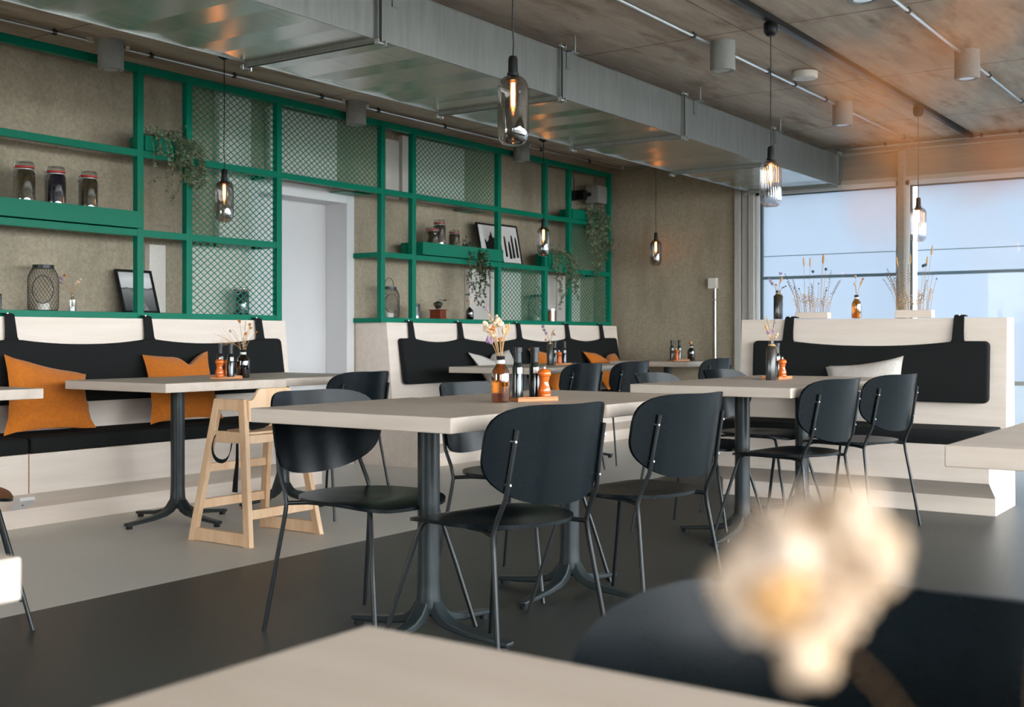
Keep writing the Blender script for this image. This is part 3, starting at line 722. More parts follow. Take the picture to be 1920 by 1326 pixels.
conduit('conduit', [(6.32, 2.86, zc), (8.23, 2.86, zc)], 'bright steel conduit passing the smoke detector', [(6.45, 2.86), (7.0, 2.86), (7.45, 2.86), (8.05, 2.86)], .010)
conduit('conduit', [(8.41, 2.86, zc), (10.20, 2.86, zc)], 'bright steel conduit ending above the facade', [(8.5, 2.86), (9.95, 2.86)], .010)
conduit('conduit', [(10.235, 3.50, zc - .008), (10.235, -1.5, zc - .008)], 'steel conduit running crosswise along the top of the facade', [(10.235, 3.1), (10.235, 2.3), (10.235, 2.0)], .010)
conduit('conduit', [(1.5, 1.73, zc), (7.14, 1.73, zc)], 'steel conduit crossing the upper right ceiling before the hazy downlight', [(3.5, 1.73), (5.2, 1.73), (6.1, 1.73)], .010)
conduit('conduit', [(7.34, 1.73, zc), (10.2, 1.73, zc)], 'steel conduit leaving the frame at the upper right edge', [(7.9, 1.73), (8.9, 1.73)], .010)
def junction(x, y, label):
    o = MB().box(-.016, .016, -.012, .012, -.030, 0).build('cable_joint', M['cream'], None, bevel=.003); o.location = (x, y, ZC); return tag(o, label, 'joint', 'cable joints beside the downlights')
for x, lb in ((4.075, 'cream cable joint left of the first wall downlight'), (4.325, 'cream cable joint right of the first wall downlight'), (6.165, 'cream cable joint left of the second wall downlight'), (6.42, 'cream cable joint right of the second wall downlight'), (8.56, 'cream cable joint right of the third wall downlight'), (10.19, 'cream cable joint in the far ceiling corner')):
    junction(x, 5.735 if x < 10.1 else 5.70, lb)

def downlight_proto():
    t = empty('downlight', (0, 0, 0))
    MB().lathe([(.072, 0), (.072, -.165), (.069, -.169), (.048, -.169), (.046, -.160), (.046, -.12), (1e-6, -.12)][::-1], n=36).build('housing', M['lamp_grey'], t, True)
    MB().lathe([(.044, -.166), (.034, -.160), (.03, -.152), (1e-6, -.150)][::-1], n=28).build('lamp_lens', M['steel'], t, True)
    return t
DP = downlight_proto(); first = True
for x, y, lb in ((4.195, 5.705, 'grey cylinder downlight above the three clip-top jars'), (6.285, 5.715, 'grey cylinder downlight above the door mesh'), (8.43, 5.725, 'grey cylinder downlight behind the big pendant'),
                 (6.22, 2.82, 'grey cylinder downlight left of the smoke detector'), (8.32, 2.83, 'grey cylinder downlight right of the smoke detector'), (7.24, 1.71, 'cylinder downlight in the orange haze at upper right'), (5.28, 1.70, 'cylinder downlight cut by the top edge of the photo')):
    o = DP if first else copy_tree(DP); first = False
    o.location = (x, y, ZC); tag(o, lb, 'downlight', 'grey cylinder downlights')
o = MB().lathe([(.070, 0), (.082, -.006), (.082, -.040), (.074, -.048), (1e-6, -.050)][::-1], n=36).build('smoke_detector', M['cream'], None, True); o.location = (7.21, 2.70, ZC)
tag(o, 'round white smoke detector on the concrete ceiling', 'smoke detector')
g = empty('lighting_track', (1.5, 2.38, ZC), 0, 'black lighting track running along the ceiling', 'lighting track')
MB().box(0, 8.72, -.018, .018, -.034, 0).box(0, 8.72, -.006, .006, -.036, -.034).build('rail', M['black'], g, bevel=.002)
MB().box(3.4, 3.52, -.019, .019, -.036, -.001).build('coupler', M['steel'], g)

# pendants
def pendant_proto(ribbed, adapter):
    t = empty('pendant_lamp', (0, 0, 0))           # origin at the ceiling; glass bottom at 1.665
    zb = 1.665 - ZC
    if adapter: MB().lathe([(.020, -.105), (.026, -.10), (.036, -.085), (.038, -.040), (.034, -.034), (.03, -.033)], n=20).build('track_adapter', M['black'], t, True)
    else: MB().lathe([(.010, -.036), (.020, -.028), (.034, -.022), (.038, 0)], n=24).build('canopy', M['black'], t, True)
    zt = zb + .250
    MB().tube([(0, 0, -.03), (.002, .001, (zt + .06) * .5), (-.003, 0, zt + .18), (.004, 0, zt + .12), (0, 0, zt + .065)], .0028, 8).build('cord', M['cable'], t, True)
    MB().lathe([(.006, zt + .074), (.014, zt + .070), (.017, zt + .060), (.018, zt + .012), (.0215, zt + .010), (.0215, zt), (.026, zt - .004), (.026, zt - .018), (1e-6, zt - .018)][::-1], n=24).build('socket', M['black'], t, True)
    r = .0565
    pr = [(1e-6, zb), (.030, zb + .001), (.040, zb + .006), (.050, zb + .019), (.0555, zb + .038), (r, zb + .055), (r, zb + .200), (.0545, zb + .216), (.047, zb + .232), (.036, zb + .243), (.0225, zb + .2495)]
    MB().lathe(pr, n=96 if ribbed else 40, ribs=32 if ribbed else 0, ribamp=.018 if ribbed else 0).build('glass_shade', M['ribbed'] if ribbed else M['smoke'], t, True)
    MB().lathe([(1e-6, zt - .142), (.004, zt - .139), (.005, zt - .122), (.011, zt - .112), (.012, zt - .10), (.012, zt - .018)], n=16).build('bulb', M['bulb'], t, True)
    f = MB()
    for k in range(4):
        a = k * PI / 2 + .4; f.tube([(.0045 * math.cos(a), .0045 * math.sin(a), zt - .024), (.006 * math.cos(a), .006 * math.sin(a), zt - .065), (.0042 * math.cos(a), .0042 * math.sin(a), zt - .108)], .0021, 6)
    f.build('filament', GLOW, t, True)
    MB().lathe([(1e-6, zt - .125), (.002, zt - .122), (.002, zt - .106)], n=8).build('bulb_tip', HALO, t, True)
    return t
PA = pendant_proto(False, False); PB = pendant_proto(True, True)
GP = 'tube glass pendant lamps'
for k, (pr_, x, y, dz, lb) in enumerate(((PA, 4.78, 5.41, 0, 'smoked glass pendant in front of the left mesh panels'), (PA, 8.36, 5.45, .008, 'smoked glass pendant hanging before the two small pictures'), (PA, 10.06, 5.26, 0, 'smallest smoked pendant hanging before the concrete far wall'),
                                     (PB, 5.87, 2.385, 0, 'clear ribbed pendant hanging before the window from the ceiling track'), (PB, 8.62, 2.375, -.01, 'clear ribbed pendant farthest along the track, right of the mullion'))):
    o = pr_ if k in (0, 3) else copy_tree(pr_)
    o.location = (x, y, ZC + dz * 0); tag(o, lb, 'pendant lamp', GP)
o = copy_tree(PA); o.location = (3.45, 2.38, ZC); tag(o, 'largest smoked glass pendant at top centre of the photo', 'pendant lamp', GP)

# thin conduit and switch box on the concrete far wall
g = empty('wall_socket', (XF, 4.76, 1.49), 0, 'white surface switch box with a conduit down the far concrete wall', 'switch')
MB().box(-.045, 0, -.045, .045, -.05, .05).build('switch_box', M['cream'], g, bevel=.004)
MB().tube([(-.014, -.02, -.05), (-.014, -.02, -1.4)], .011, 10).build('pipe', M['steel'], g, True)
MB().box(-.03, 0, -.045, .005, -.165, -.15).build('clip', M['steel'], g)

# ------------------------------------------------------------------ things on tables and shelves
def bottle(name, x, y, z, prof, mt, label, extra=(), rz=0, n=28, group=None, cat='bottle', square=False):
    g = empty(name, (x, y, z), rz, label, cat, group)
    MB().lathe(prof, n=4 if square else n).build('glass', mt, g, not square, bevel=.006 if square else 0)
    for nm, p2, m2 in extra: MB().lathe(p2, n=n).build(nm, m2, g, True)
    return g
def body(h, r, rn, sh=.62, nk=.86):
    return [(1e-6, .001), (r * .88, .001), (r, .008), (r, h * sh), (r * .93, h * (sh + .08)), (r * .62, h * (sh + .17)), (rn, h * nk), (rn, h)]
def amber_vase(x, y, z, h, r, label, dark=False):
    rn = r * .40
    return bottle('vase_bottle', x, y, z, body(h, r, rn, .60, .86), M['brownglass'] if dark else M['amber'], label,
                  (('neck_band', [(rn + .002, h * .83), (rn + .0025, h * .84), (rn + .0025, h * .90), (rn + .002, h * .91)], M['paper']), ('screw_rim', [(rn + .001, h * .92), (rn + .003, h * .93), (rn + .001, h * .95), (rn + .003, h * .97), (rn + .001, h)], M['cap']),
                   ('water', [(1e-6, .004), (r * .93, .006), (r * .93, h * .20), (1e-6, h * .20)], M['amber'])), cat='vase')
def oil(x, y, z, label, h=.178, r=.0195, rz=0):
    g = bottle('oil_bottle', x, y, z, [(1e-6, 0), (r, .001), (r, h * .60), (r * .8, h * .66), (r * .72, h * .70)], M['darkglass'], label, (('cap', [(r * .74, h * .70), (r * .70, h * .90), (r * .86, h * .905), (r * .86, h * .995), (1e-6, h)], M['cap']),), group='dark oil bottles on the tables')
    mb = MB(); b0 = []
    for k in range(7):
        a = R(200 + rz + 10 * k); c, s_ = math.cos(a), math.sin(a); mb.v += [((r + .0006) * c, (r + .0006) * s_, h * .48), ((r + .0006) * c, (r + .0006) * s_, h * .60)]
    mb.f = [(2 * k, 2 * k + 2, 2 * k + 3, 2 * k + 1) for k in range(6)]
    mb.build('label', M['paper'], g, True); return g
def mill(x, y, z, label, s=1.0):
    g = empty('pepper_mill', (x, y, z), 0, label, 'pepper mill', 'orange wooden pepper mills')
    pr = [(1e-6, 0), (.020, 0), (.0225, .003), (.0225, .012), (.021, .015), (.0225, .020), (.020, .034), (.0150, .050), (.0155, .058), (.0185, .068), (.0185, .0695)]
    MB().lathe([(a * s, b * s) for a, b in pr], n=28).build('mill_body', M['mill'], g, True)
    pr = [(.0175, .0700), (.0225, .076), (.0230, .084), (.019, .092), (.009, .0975), (1e-6, .098)]
    MB().lathe([(a * s, b * s) for a, b in pr], n=28).build('mill_head', M['mill'], g, True)
    MB().lathe([(.005 * s, .097 * s), (.005 * s, .103 * s), (.007 * s, .105 * s), (.005 * s, .109 * s), (1e-6, .110 * s)], n=12).build('mill_knob', M['steel'], g, True); return g
def trayw(x, y, rz, label, w=.165, d=.10, z=.75):
    o = MB().box(-w / 2, w / 2, -d / 2, d / 2, 0, .011).box(-w / 2, w / 2, -d / 2, -d / 2 + .006, .011, .016).box(-w / 2, w / 2, d / 2 - .006, d / 2, .011, .016).build('serving_board', M['beech'], None, bevel=.002)
    o.location = (x, y, z); o.rotation_euler = (0, 0, R(rz)); return tag(o, label, 'serving board', 'small wooden condiment boards')

def bouquet(x, y, z, specs, label, h0=0.0, seed=1, name='dried_bouquet'):
    """specs: list of (kind, tip dx, tip dy, tip dz, size); stems start inside the neck"""
    rnd = random.Random(seed); g = empty(name, (x, y, z), 0, label, 'dried flowers')
    for kind, dx, dy, dz, s in specs:
        bx_, by_ = rnd.uniform(-.004, .004), rnd.uniform(-.004, .004)
        P = bez((bx_ - dx * .05, by_ - dy * .05, -h0), (bx_, by_, 0), (dx * .4, dy * .4, dz * .6), (dx, dy, dz), 7)
        MB().tube(P, .0011 if s < .03 else .0014, 5).build('stem', M['stem'], g, True)
        t = Vector((dx, dy, dz)); d = (t - Vector(P[-2])).normalized(); mb = MB()
        if kind in ('puff', 'ivory', 'lilac', 'rust'):
            for _ in range(16):
                q = Vector([rnd.gauss(0, 1) for _ in range(3)]).normalized() * s * rnd.uniform(.35, .8); mb.ball(t + q, s * rnd.uniform(.22, .4), 6)
            mb.ball(t, s * .5, 8); nm, mt = 'flower_head', M[kind]
        elif kind == 'ear':
            u = d.orthogonal().normalized(); n_ = 9
            P2 = [t + d * (s * (k / n_)) for k in range(n_ + 1)]; mb.tube([tuple(p) for p in P2], [s * .13 * math.sin(PI * min(.98, k / n_ * .9 + .12)) + .0004 for k in range(n_ + 1)], 8); nm, mt = 'seed_ear', M['straw']
        elif kind == 'fan':
            for _ in range(14):
                q = (d + Vector([rnd.gauss(0, .28) for _ in range(3)])).normalized(); mb.tube([tuple(t), tuple(t + q * s * rnd.uniform(.7, 1.2))], .0006, 4)
            nm, mt = 'beard', M['straw']
        elif kind == 'sprig':
            u = d.orthogonal().normalized()
            for k in range(12):
                q = t - d * s * k / 12 + (u if k % 2 else -u) * .004 + Vector([rnd.gauss(0, .002) for _ in range(3)]); mb.ball(q, .0028, 5)
            nm, mt = 'seed_spray', M['navy']
        elif kind == 'ball': mb.ball(t, s, 12); nm, mt = 'thistle_head', M['blue']
        elif kind == 'grass':
            for k in range(26):
                q = t - d * s * rnd.random() + Vector([rnd.gauss(0, s * .16) for _ in range(3)]); mb.ball(q, .0022, 4)
                if k % 3 == 0: mb.tube([tuple(t - d * s * rnd.random()), tuple(q)], .0005, 4)
            nm, mt = 'grass_panicle', M['puff']
        o = mb.build(nm, mt, g, kind != 'fan')
    return g
TZ = .75
# centre table set
trayw(3.41, 2.275, -25, 'small wooden board behind the amber vase on the centre table')
oil(3.385, 2.315, TZ + .011, 'dark oil bottle directly right of the amber vase', rz=10)
oil(3.455, 2.290, TZ + .011, 'dark oil bottle behind the largest orange pepper mill')
mill(3.435, 2.236, TZ + .011, 'largest orange pepper mill, on the centre table', 1.05)
amber_vase(3.262, 2.302, TZ, .160, .032, 'amber glass bottle vase with white neck band on the centre table')
bouquet(3.262, 2.302, TZ + .158, [('puff', -.038, .030, .100, .023), ('rust', -.032, .012, .095, .012), ('puff', .0, .012, .122, .023), ('puff', -.018, .026, .078, .019), ('ear', .026, -.004, .075, .045), ('lilac', -.028, .028, .055, .016), ('puff', .012, -.004, .09, .012), ('lilac', -.038, .03, .165, .008), ('ear', .018, -.006, .08, .035), ('grass', -.03, .02, .14, .05), ('rust', .004, .004, .06, .01)], 'dried flowers in the amber vase on the centre table', h0=.12, seed=4)
# left table set
trayw(4.285, 4.835, -40, 'small wooden board on the left table', w=.17)
mill(4.205, 4.795, TZ + .011, 'orange pepper mill at the left end of the left table board')
mill(4.325, 4.865, TZ + .011, 'orange pepper mill half hidden behind an oil bottle on the left table', .95)
oil(4.300, 4.90, TZ + .011, 'dark oil bottle behind the left orange pepper mill', rz=20)
oil(4.272, 4.785, TZ + .011, 'dark oil bottle with white label at the middle of the left table board', rz=20)
amber_vase(4.42, 4.85, TZ, .155, .036, 'dark brown bottle vase with white rag collar on the left table', True)
bouquet(4.42, 4.85, TZ + .153, [('ball', -.05, .03, .115, .0001), ('puff', -.048, .05, .105, .011), ('rust', .02, .0, .09, .012), ('rust', .045, -.01, .12, .010), ('rust', .03, -.02, .14, .010), ('rust', -.01, .02, .16, .012), ('rust', .07, -.03, .10, .007), ('grass', .02, .0, .16, .08), ('fan', -.03, .03, .03, .11), ('grass', .0, .0, .07, .05)], 'dried yellow and rust flowers on the left table', h0=.1, seed=8)
# right table set
trayw(5.93, 2.375, 0, 'small wooden board behind the square dark vase near the window bench', w=.19)
def sqvase(x, y, z, h, r, label, mt):
    g = empty('vase_bottle', (x, y, z), R(20), label, 'vase'); mb = MB()
    w_ = r
    pr = [(w_ * 1.25, 0), (w_ * 1.33, .006), (w_ * 1.33, h * .80), (w_ * 1.05, h * .84), (w_ * .62, h * .865), (w_ * .62, h * .94), (w_ * .72, h * .945), (w_ * .72, h)]
    mb.lathe(pr, n=8); mb.build('glass', mt, g, True)
    t = MB()
    t.lathe([(w_ * .74, h * .868), (w_ * .80, h * .88), (w_ * .80, h * .90), (w_ * .74, h * .915)], n=14)
    t.tube(bez((w_ * .7, -w_ * .5, h * .89), (w_ * 1.5, -w_ * .9, h * .98), (w_ * 1.4, -w_, h * .78), (w_ * .8, -w_ * .8, h * .86), 8), .0014, 5).tube(bez((w_ * .5, -w_ * .9, h * .89), (w_ * .6, -w_ * 1.5, h * .8), (w_ * .5, -w_ * 1.5, h * .75), (w_ * .4, -w_ * 1.5, h * .70), 6), .0014, 5)
    t.build('twine_bow', M['twine'], g, True); return g
sqvase(5.754, 2.335, TZ, .205, .021, 'tall smoky square bottle vase tied with twine near the window bench', M['smokebottle'])
bouquet(5.754, 2.335, TZ + .203, [('lilac', -.012, .012, .045, .013), ('lilac', .008, -.008, .052, .012), ('puff', .026, -.018, .035, .012), ('puff', -.01, .01, .028, .010), ('ear', -.018, .012, .055, .045), ('sprig', .016, -.014, .115, .05), ('grass', -.02, .02, .13, .05), ('puff', .018, -.018, .022, .010)], 'lilac dried flowers in the square vase near the window bench', h0=.1, seed=5)
mill(5.905, 2.335, TZ + .011, 'orange pepper mill beside the square vase near the window bench')
oil(5.955, 2.385, TZ + .011, 'dark oil bottle behind the orange pepper mill near the window bench', h=.182, rz=0)
# middle back table set
sqvase(7.765, 5.0, TZ, .195, .020, 'black square bottle vase on the table before the far bench', M['smokebottle'])
bouquet(7.765, 5.0, TZ + .193, [('lilac', -.055, .03, .115, .014), ('lilac', -.045, .025, .085, .014), ('lilac', -.025, .02, .06, .014), ('lilac', .03, -.02, .055, .014), ('ear', .01, -.008, .04, .06), ('rust', -.035, .02, .01, .010)], 'lilac and straw dried flowers on the table before the far bench', h0=.1, seed=6)
trayw(7.93, 5.02, -8, 'small wooden board on the table before the far bench', w=.20)
mill(7.875, 4.985, TZ + .011, 'orange pepper mill on the table before the far bench')
oil(7.905, 5.045, TZ + .011, 'dark oil bottle behind the pepper mill on the table before the far bench')
oil(7.985, 5.005, TZ + .011, 'dark oil bottle at the right end of the board before the far bench')
# farthest table
trayw(9.86, 4.92, -20, 'small wooden board on the farthest table', w=.20)
mill(9.775, 4.895, TZ + .011, 'orange pepper mill on the farthest table by the concrete wall')
oil(9.80, 4.955, TZ + .011, 'dark oil bottle behind the pepper mill on the farthest table', h=.185)
oil(9.905, 4.93, TZ + .011, 'dark oil bottle standing alone on the farthest table board', h=.185)
amber_vase(9.98, 4.845, TZ, .15, .036, 'brown bottle vase with a white band on the farthest table', True)
bouquet(9.98, 4.845, TZ + .148, [('rust', -.012, .008, .022, .016), ('puff', .0, .0, .02, .012)], 'short dried bloom in the brown bottle on the farthest table', h0=.06, seed=7)

# on top of the window bench back
BZ = 1.09
sqvase(7.15, 2.855, BZ, .185, .022, 'smoky square bottle with twine on the window bench, left of the flower boxes', M['smokebottle'])
bouquet(7.15, 2.855, BZ + .183, [('lilac', -.04, .035, .060, .012), ('lilac', -.03, .028, .045, .012), ('lilac', -.045, .045, .075, .010), ('rust', -.01, .012, .038, .008), ('ear', .01, -.01, .05, .05), ('lilac', .01, -.012, .11, .013), ('sprig', .03, -.04, .03, .03)], 'dried statice in the smoky bottle on the window bench', h0=.1, seed=11)
amber_vase(7.15, 2.345, BZ, .145, .029, 'amber bottle vase between the two flower boxes on the window bench')
bouquet(7.15, 2.345, BZ + .143, [('straw' if 0 else 'puff', -.006, .004, .115, .012), ('rust', .03, -.03, .10, .009), ('puff', -.008, .01, .07, .011), ('ear', .012, -.018, .06, .045), ('puff', .0, .004, .06, .008)], 'dried yellow flowers in the amber bottle on the window bench', h0=.1, seed=12)
def flower_box(y0, y1, h, label, lab2, seed):
    g = empty('flower_box', (7.10, (y0 + y1) / 2, BZ), 0, label, 'flower box'); w_ = abs(y1 - y0)
    MB().box(-.035, .035, -w_ / 2, w_ / 2, 0, h).build('box_body', M['wood_y'], g, bevel=.002)
    rnd = random.Random(seed); b = empty('dried_grass_arrangement', (7.10, (y0 + y1) / 2, BZ + h), 0, lab2, 'dried flowers')
    items = []
    for k in range(4): items.append(('ear', rnd.uniform(-.42, .42), .25 + .07 * rnd.random(), .065))
    for k in range(11): items.append(('sprig', rnd.uniform(-.75, .75), .15 + .13 * rnd.random(), .105))
    for k in range(2): items.append(('ball', rnd.uniform(-.5, .5), .24 + .03 * rnd.random(), .0095))
    for k in range(4): items.append(('ball', rnd.uniform(-.6, .6), .13 + .1 * rnd.random(), .0048))
    for k in range(14): items.append(('grass', rnd.uniform(-.46, .46), .06 + .07 * rnd.random(), .07))
    for kind, f, hh, s in items:
        by = max(-.46, min(.46, f * .85)) * w_; ty = f * w_ * 1.15 + rnd.uniform(-.012, .012); bx_ = rnd.uniform(-.025, .025); tx = bx_ + rnd.uniform(-.01, .01)
        P = bez((bx_, by, -.012), (bx_, by, hh * .3), (tx, (by + ty) / 2, hh * .7), (tx, ty, hh), 6)
        MB().tube(P, .0011, 5).build('stem', M['stem'], b, True)
        t = Vector((tx, ty, hh)); d = (t - Vector(P[-2])).normalized(); mb = MB()
        if kind == 'ear': mb.tube([tuple(t + d * s * k / 8) for k in range(9)], [.0006, .004, .0052, .0055, .0055, .0052, .0046, .003, .0005], 8); nm, mt = 'seed_ear', M['straw']
        elif kind == 'sprig':
            for k in range(14):
                q = t - d * s * k / 13 + Vector((0, (.005 if k % 2 else -.005) * (k / 13 + .3), rnd.gauss(0, .002))); mb.ball(q, .0027, 5)
            nm, mt = 'seed_spray', M['navy']
        elif kind == 'ball': mb.ball(t, s, 12); nm, mt = 'thistle_head', M['blue']
        else:
            for k in range(24):
                q = t - d * s * rnd.random() + Vector((rnd.gauss(0, .006), rnd.gauss(0, .011), rnd.gauss(0, .008))); mb.ball(q, .0030, 4)
            nm, mt = 'grass_panicle', M['puff']
        mb.build(nm, mt, b, True)
flower_box(2.500, 2.710, .040, 'left pale plywood flower box on the window bench', 'dried grasses and blue thistles in the left flower box', 21)
flower_box(1.870, 2.085, .046, 'right pale plywood flower box on the window bench, before the mullion', 'dried grasses and blue thistles in the right flower box', 22)

# ---- shelf contents
def clip_jar(x, y, z, r, h, label, fill, rz=0):
    g = empty('preserving_jar', (x, y, z), R(rz), label, 'jar', 'clip-top preserving jars')
    MB().lathe([(1e-6, .004), (r * .93, .004), (r * .95, .01), (r * .95, h * .80), (r * .80, h * .85), (1e-6, h * .85)], n=28).build('contents', fill, g, True)
    MB().lathe([(1e-6, 0), (r * .96, 0), (r, .008), (r, h * .80), (r * .90, h * .86), (r * .86, h * .89)], n=32).build('glass', M['clear'], g, True)
    MB().lathe([(r * .90, h * .885), (r * .93, h * .89), (r * .93, h * .915), (r * .90, h * .92)], n=32).build('rubber_seal', M['red'], g, True)
    MB().lathe([(r * .86, h * .922), (r * .94, h * .925), (r * .94, h * .965), (r * .80, h), (1e-6, h)], n=32).build('lid', M['clear'], g, True)
    w_ = MB().lathe([(r * .90, h * .86), (r * .915, h * .865), (r * .915, h * .872), (r * .90, h * .877)], n=32)
    for s in (1, -1):
        w_.tube([(s * r * .92, -.012, h * .87), (s * r * 1.08, -.014, h * .80), (s * r * 1.10, 0, h * .74), (s * r * 1.08, .014, h * .80), (s * r * .92, .012, h * .87)], .0018, 5)
        w_.tube([(s * r * .95, 0, h * .87), (s * r * 1.06, 0, h * .93), (s * r * .9, 0, h * .985)], .0018, 5)
    w_.build('wire_clip', M['steel'], g, True); return g
clip_jar(3.762, 5.88, 1.630, .058, .312, 'clip-top jar of dark mushrooms, leftmost on the long tray', M['preserve'])
clip_jar(3.955, 5.88, 1.630, .058, .308, 'clip-top jar of plum-black preserve, second on the long tray', M['plum'])
clip_jar(4.170, 5.88, 1.630, .055, .306, 'clip-top jar of brown preserve, nearest the post on the long tray', M['preserve'])
clip_jar(5.385, 5.93, 1.122, .055, .185, 'clip-top jar behind the low mesh beside the door', M['plum'], 30)
clip_jar(7.375, 5.88, 1.630, .060, .232, 'wide clip-top jar with a pale label, left of three on the short tray', M['preserve'], 60)
clip_jar(7.505, 5.91, 1.630, .050, .305, 'tallest clip-top jar on the short tray', M['preserve'], 60)
clip_jar(7.665, 5.88, 1.630, .047, .232, 'clip-top jar beside the trailing plant on the short tray', M['preserve'], 60)
def plain_jar(x, y, z, r, h, fill, label, lidm):
    g = empty('storage_jar', (x, y, z), 0, label, 'jar')
    MB().lathe([(1e-6, .003), (r * .94, .003), (r * .94, h * .82), (1e-6, h * .82)], n=24).build('contents', fill, g, True)
    MB().lathe([(1e-6, 0), (r, .002), (r, h * .84), (r * .9, h * .88)], n=24).build('glass', M['clear'], g, True)
    MB().lathe([(r * .9, h * .88), (r * 1.0, h * .885), (r * 1.0, h * .99), (1e-6, h)], n=24).build('lid', lidm, g, True); return g
plain_jar(7.215, 5.93, 1.122, .042, .118, M['plum'], 'small dark jar behind the green post beside the coffee grinder', M['cap'])
plain_jar(9.235, 5.93, 1.122, .044, .118, M['honey'], 'honey-coloured jar right of the far wire lantern', M['steel'])
plain_jar(3.62, 5.93, 1.122, .035, .09, M['plum'], 'dark jar cut by the left edge of the photo on the bench ledge', M['cap'])

def wire_lantern(x, y, z, r, h, label, handle=False, band=True):
    g = empty('wire_lantern', (x, y, z), 0, label, 'lantern', 'black wire lanterns')
    zt = h * .94
    def rad(z_):
        t = z_ / zt
        if t < .08: return r * (.90 + .10 * math.sin(t / .08 * PI / 2))
        if t < .72: return r
        return r * (1 - .34 * ((t - .72) / .28) ** 1.8)
    mb = MB(); n = 26; m_ = 22
    for sgn in (1, -1):
        for k in range(n):
            P = []
            for j in range(m_ + 1):
                z_ = zt * j / m_; a = 2 * PI * (k + sgn * j * .36) / n; P.append((rad(z_) * math.cos(a), rad(z_) * math.sin(a), z_))
            mb.tube(P, .0009, 4)
    mb.build('wire_mesh', M['black_steel'], g)
    b = MB().tube([(rad(0) * math.cos(2 * PI * k / 24), rad(0) * math.sin(2 * PI * k / 24), .003) for k in range(25)], .003, 6)
    b.build('base_ring', M['black_steel'], g, True)
    if band: MB().lathe([(r * .68, zt - .004), (r * .70, zt - .004), (r * .70, h), (r * .67, h)], n=32).build('collar', M['black_steel'], g, True)
    # oval opening ring on the room side
    P = []
    for k in range(33):
        a = 2 * PI * k / 32; zz = h * .46 + h * .30 * math.sin(a); ang = R(-125) + .72 * math.cos(a) * (1 - .15 * abs(math.sin(a))); rr = rad(zz) + .003; P.append((rr * math.cos(ang), rr * math.sin(ang), zz))
    MB().tube(P, .0022, 6).build('opening_ring', M['black_steel'], g, True)
    MB().lathe([(1e-6, .004), (.032, .004), (.034, .03), (.030, .045), (1e-6, .045)], n=20).build('candle', M['cream'], g, True)
    if handle:
        MB().tube([(rad(zt) * math.cos(R(a)), 0, h + .07 * math.sin(R(a))) for a in range(0, 181, 12)], .0025, 6).build('handle', M['black_steel'], g, True)
    return g
wire_lantern(3.925, 5.95, 1.122, .083, .262, 'squat black wire lantern left of the clear vase')
wire_lantern(6.925, 5.95, 1.122, .080, .245, 'tall black wire lantern with a handle beside the door', True)
wire_lantern(9.05, 5.97, 1.122, .085, .245, 'dark wire lantern behind the low mesh beside the honey jar', True)
bottle('vase_bottle', 4.10, 5.93, 1.122, [(1e-6, .001), (.020, .001), (.021, .006), (.021, .070), (.010, .082), (.0095, .10), (.012, .106)], M['clear'], 'small clear glass vase right of the squat wire lantern', (('water', [(1e-6, .004), (.018, .004), (.018, .03), (1e-6, .03)], M['clear']),), cat='vase')
bouquet(4.10, 5.93, 1.225, [('lilac', -.05, .035, .09, .014), ('rust', -.03, .03, .105, .011), ('lilac', -.055, .03, .065, .010), ('puff', .03, -.01, .07, .013), ('puff', .045, -.015, .085, .010), ('straw' if 0 else 'puff', .02, 0, .06, .010)], 'dried statice in the clear vase on the bench ledge', h0=.08, seed=31)
bottle('vase_bottle', 7.945, 5.93, 1.122, body(.118, .034, .012, .60, .88), M['brownglass'], 'dark brown bottle under the trailing plant', (('neck_band', [(.0135, .106), (.0135, .112)], M['paper']),), cat='vase')
bouquet(7.945, 5.93, 1.235, [('rust', -.02, .01, .05, .008), ('rust', .015, 0, .08, .007), ('grass', -.01, .01, .07, .05), ('rust', .13, 0, .10, .007), ('rust', .12, 0, .04, .007)], 'rust dried sprigs in the brown bottle under the trailing plant', h0=.05, seed=32)
# coffee grinder
g = empty('coffee_grinder', (7.50, 5.92, 1.122), R(12), 'old coffee grinder with wooden box and pewter bowl', 'coffee grinder')
MB().box(-.052, .052, -.05, .05, .006, .072).build('drawer_box', M['mahogany'], g, bevel=.003)
MB().box(-.062, .062, -.06, .06, 0, .007).box(-.062, .062, -.06, .06, .072, .078).build('plinth', M['mahogany'], g, bevel=.002)
MB().lathe([(.020, .078), (.018, .086), (.022, .090), (.036, .112), (.040, .126), (.036, .132), (.022, .142), (.006, .147), (.005, .158), (1e-6, .158)], n=28).build('bowl', M['pewter'], g, True)
MB().tube([(0, 0, .155), (.03, 0, .160), (.09, -.01, .155), (.11, -.012, .150)], .003, 6).build('crank', M['pewter'], g, True)
MB().ball((.112, -.012, .158), .009, 10).build('crank_knob', M['mahogany'], g, True)
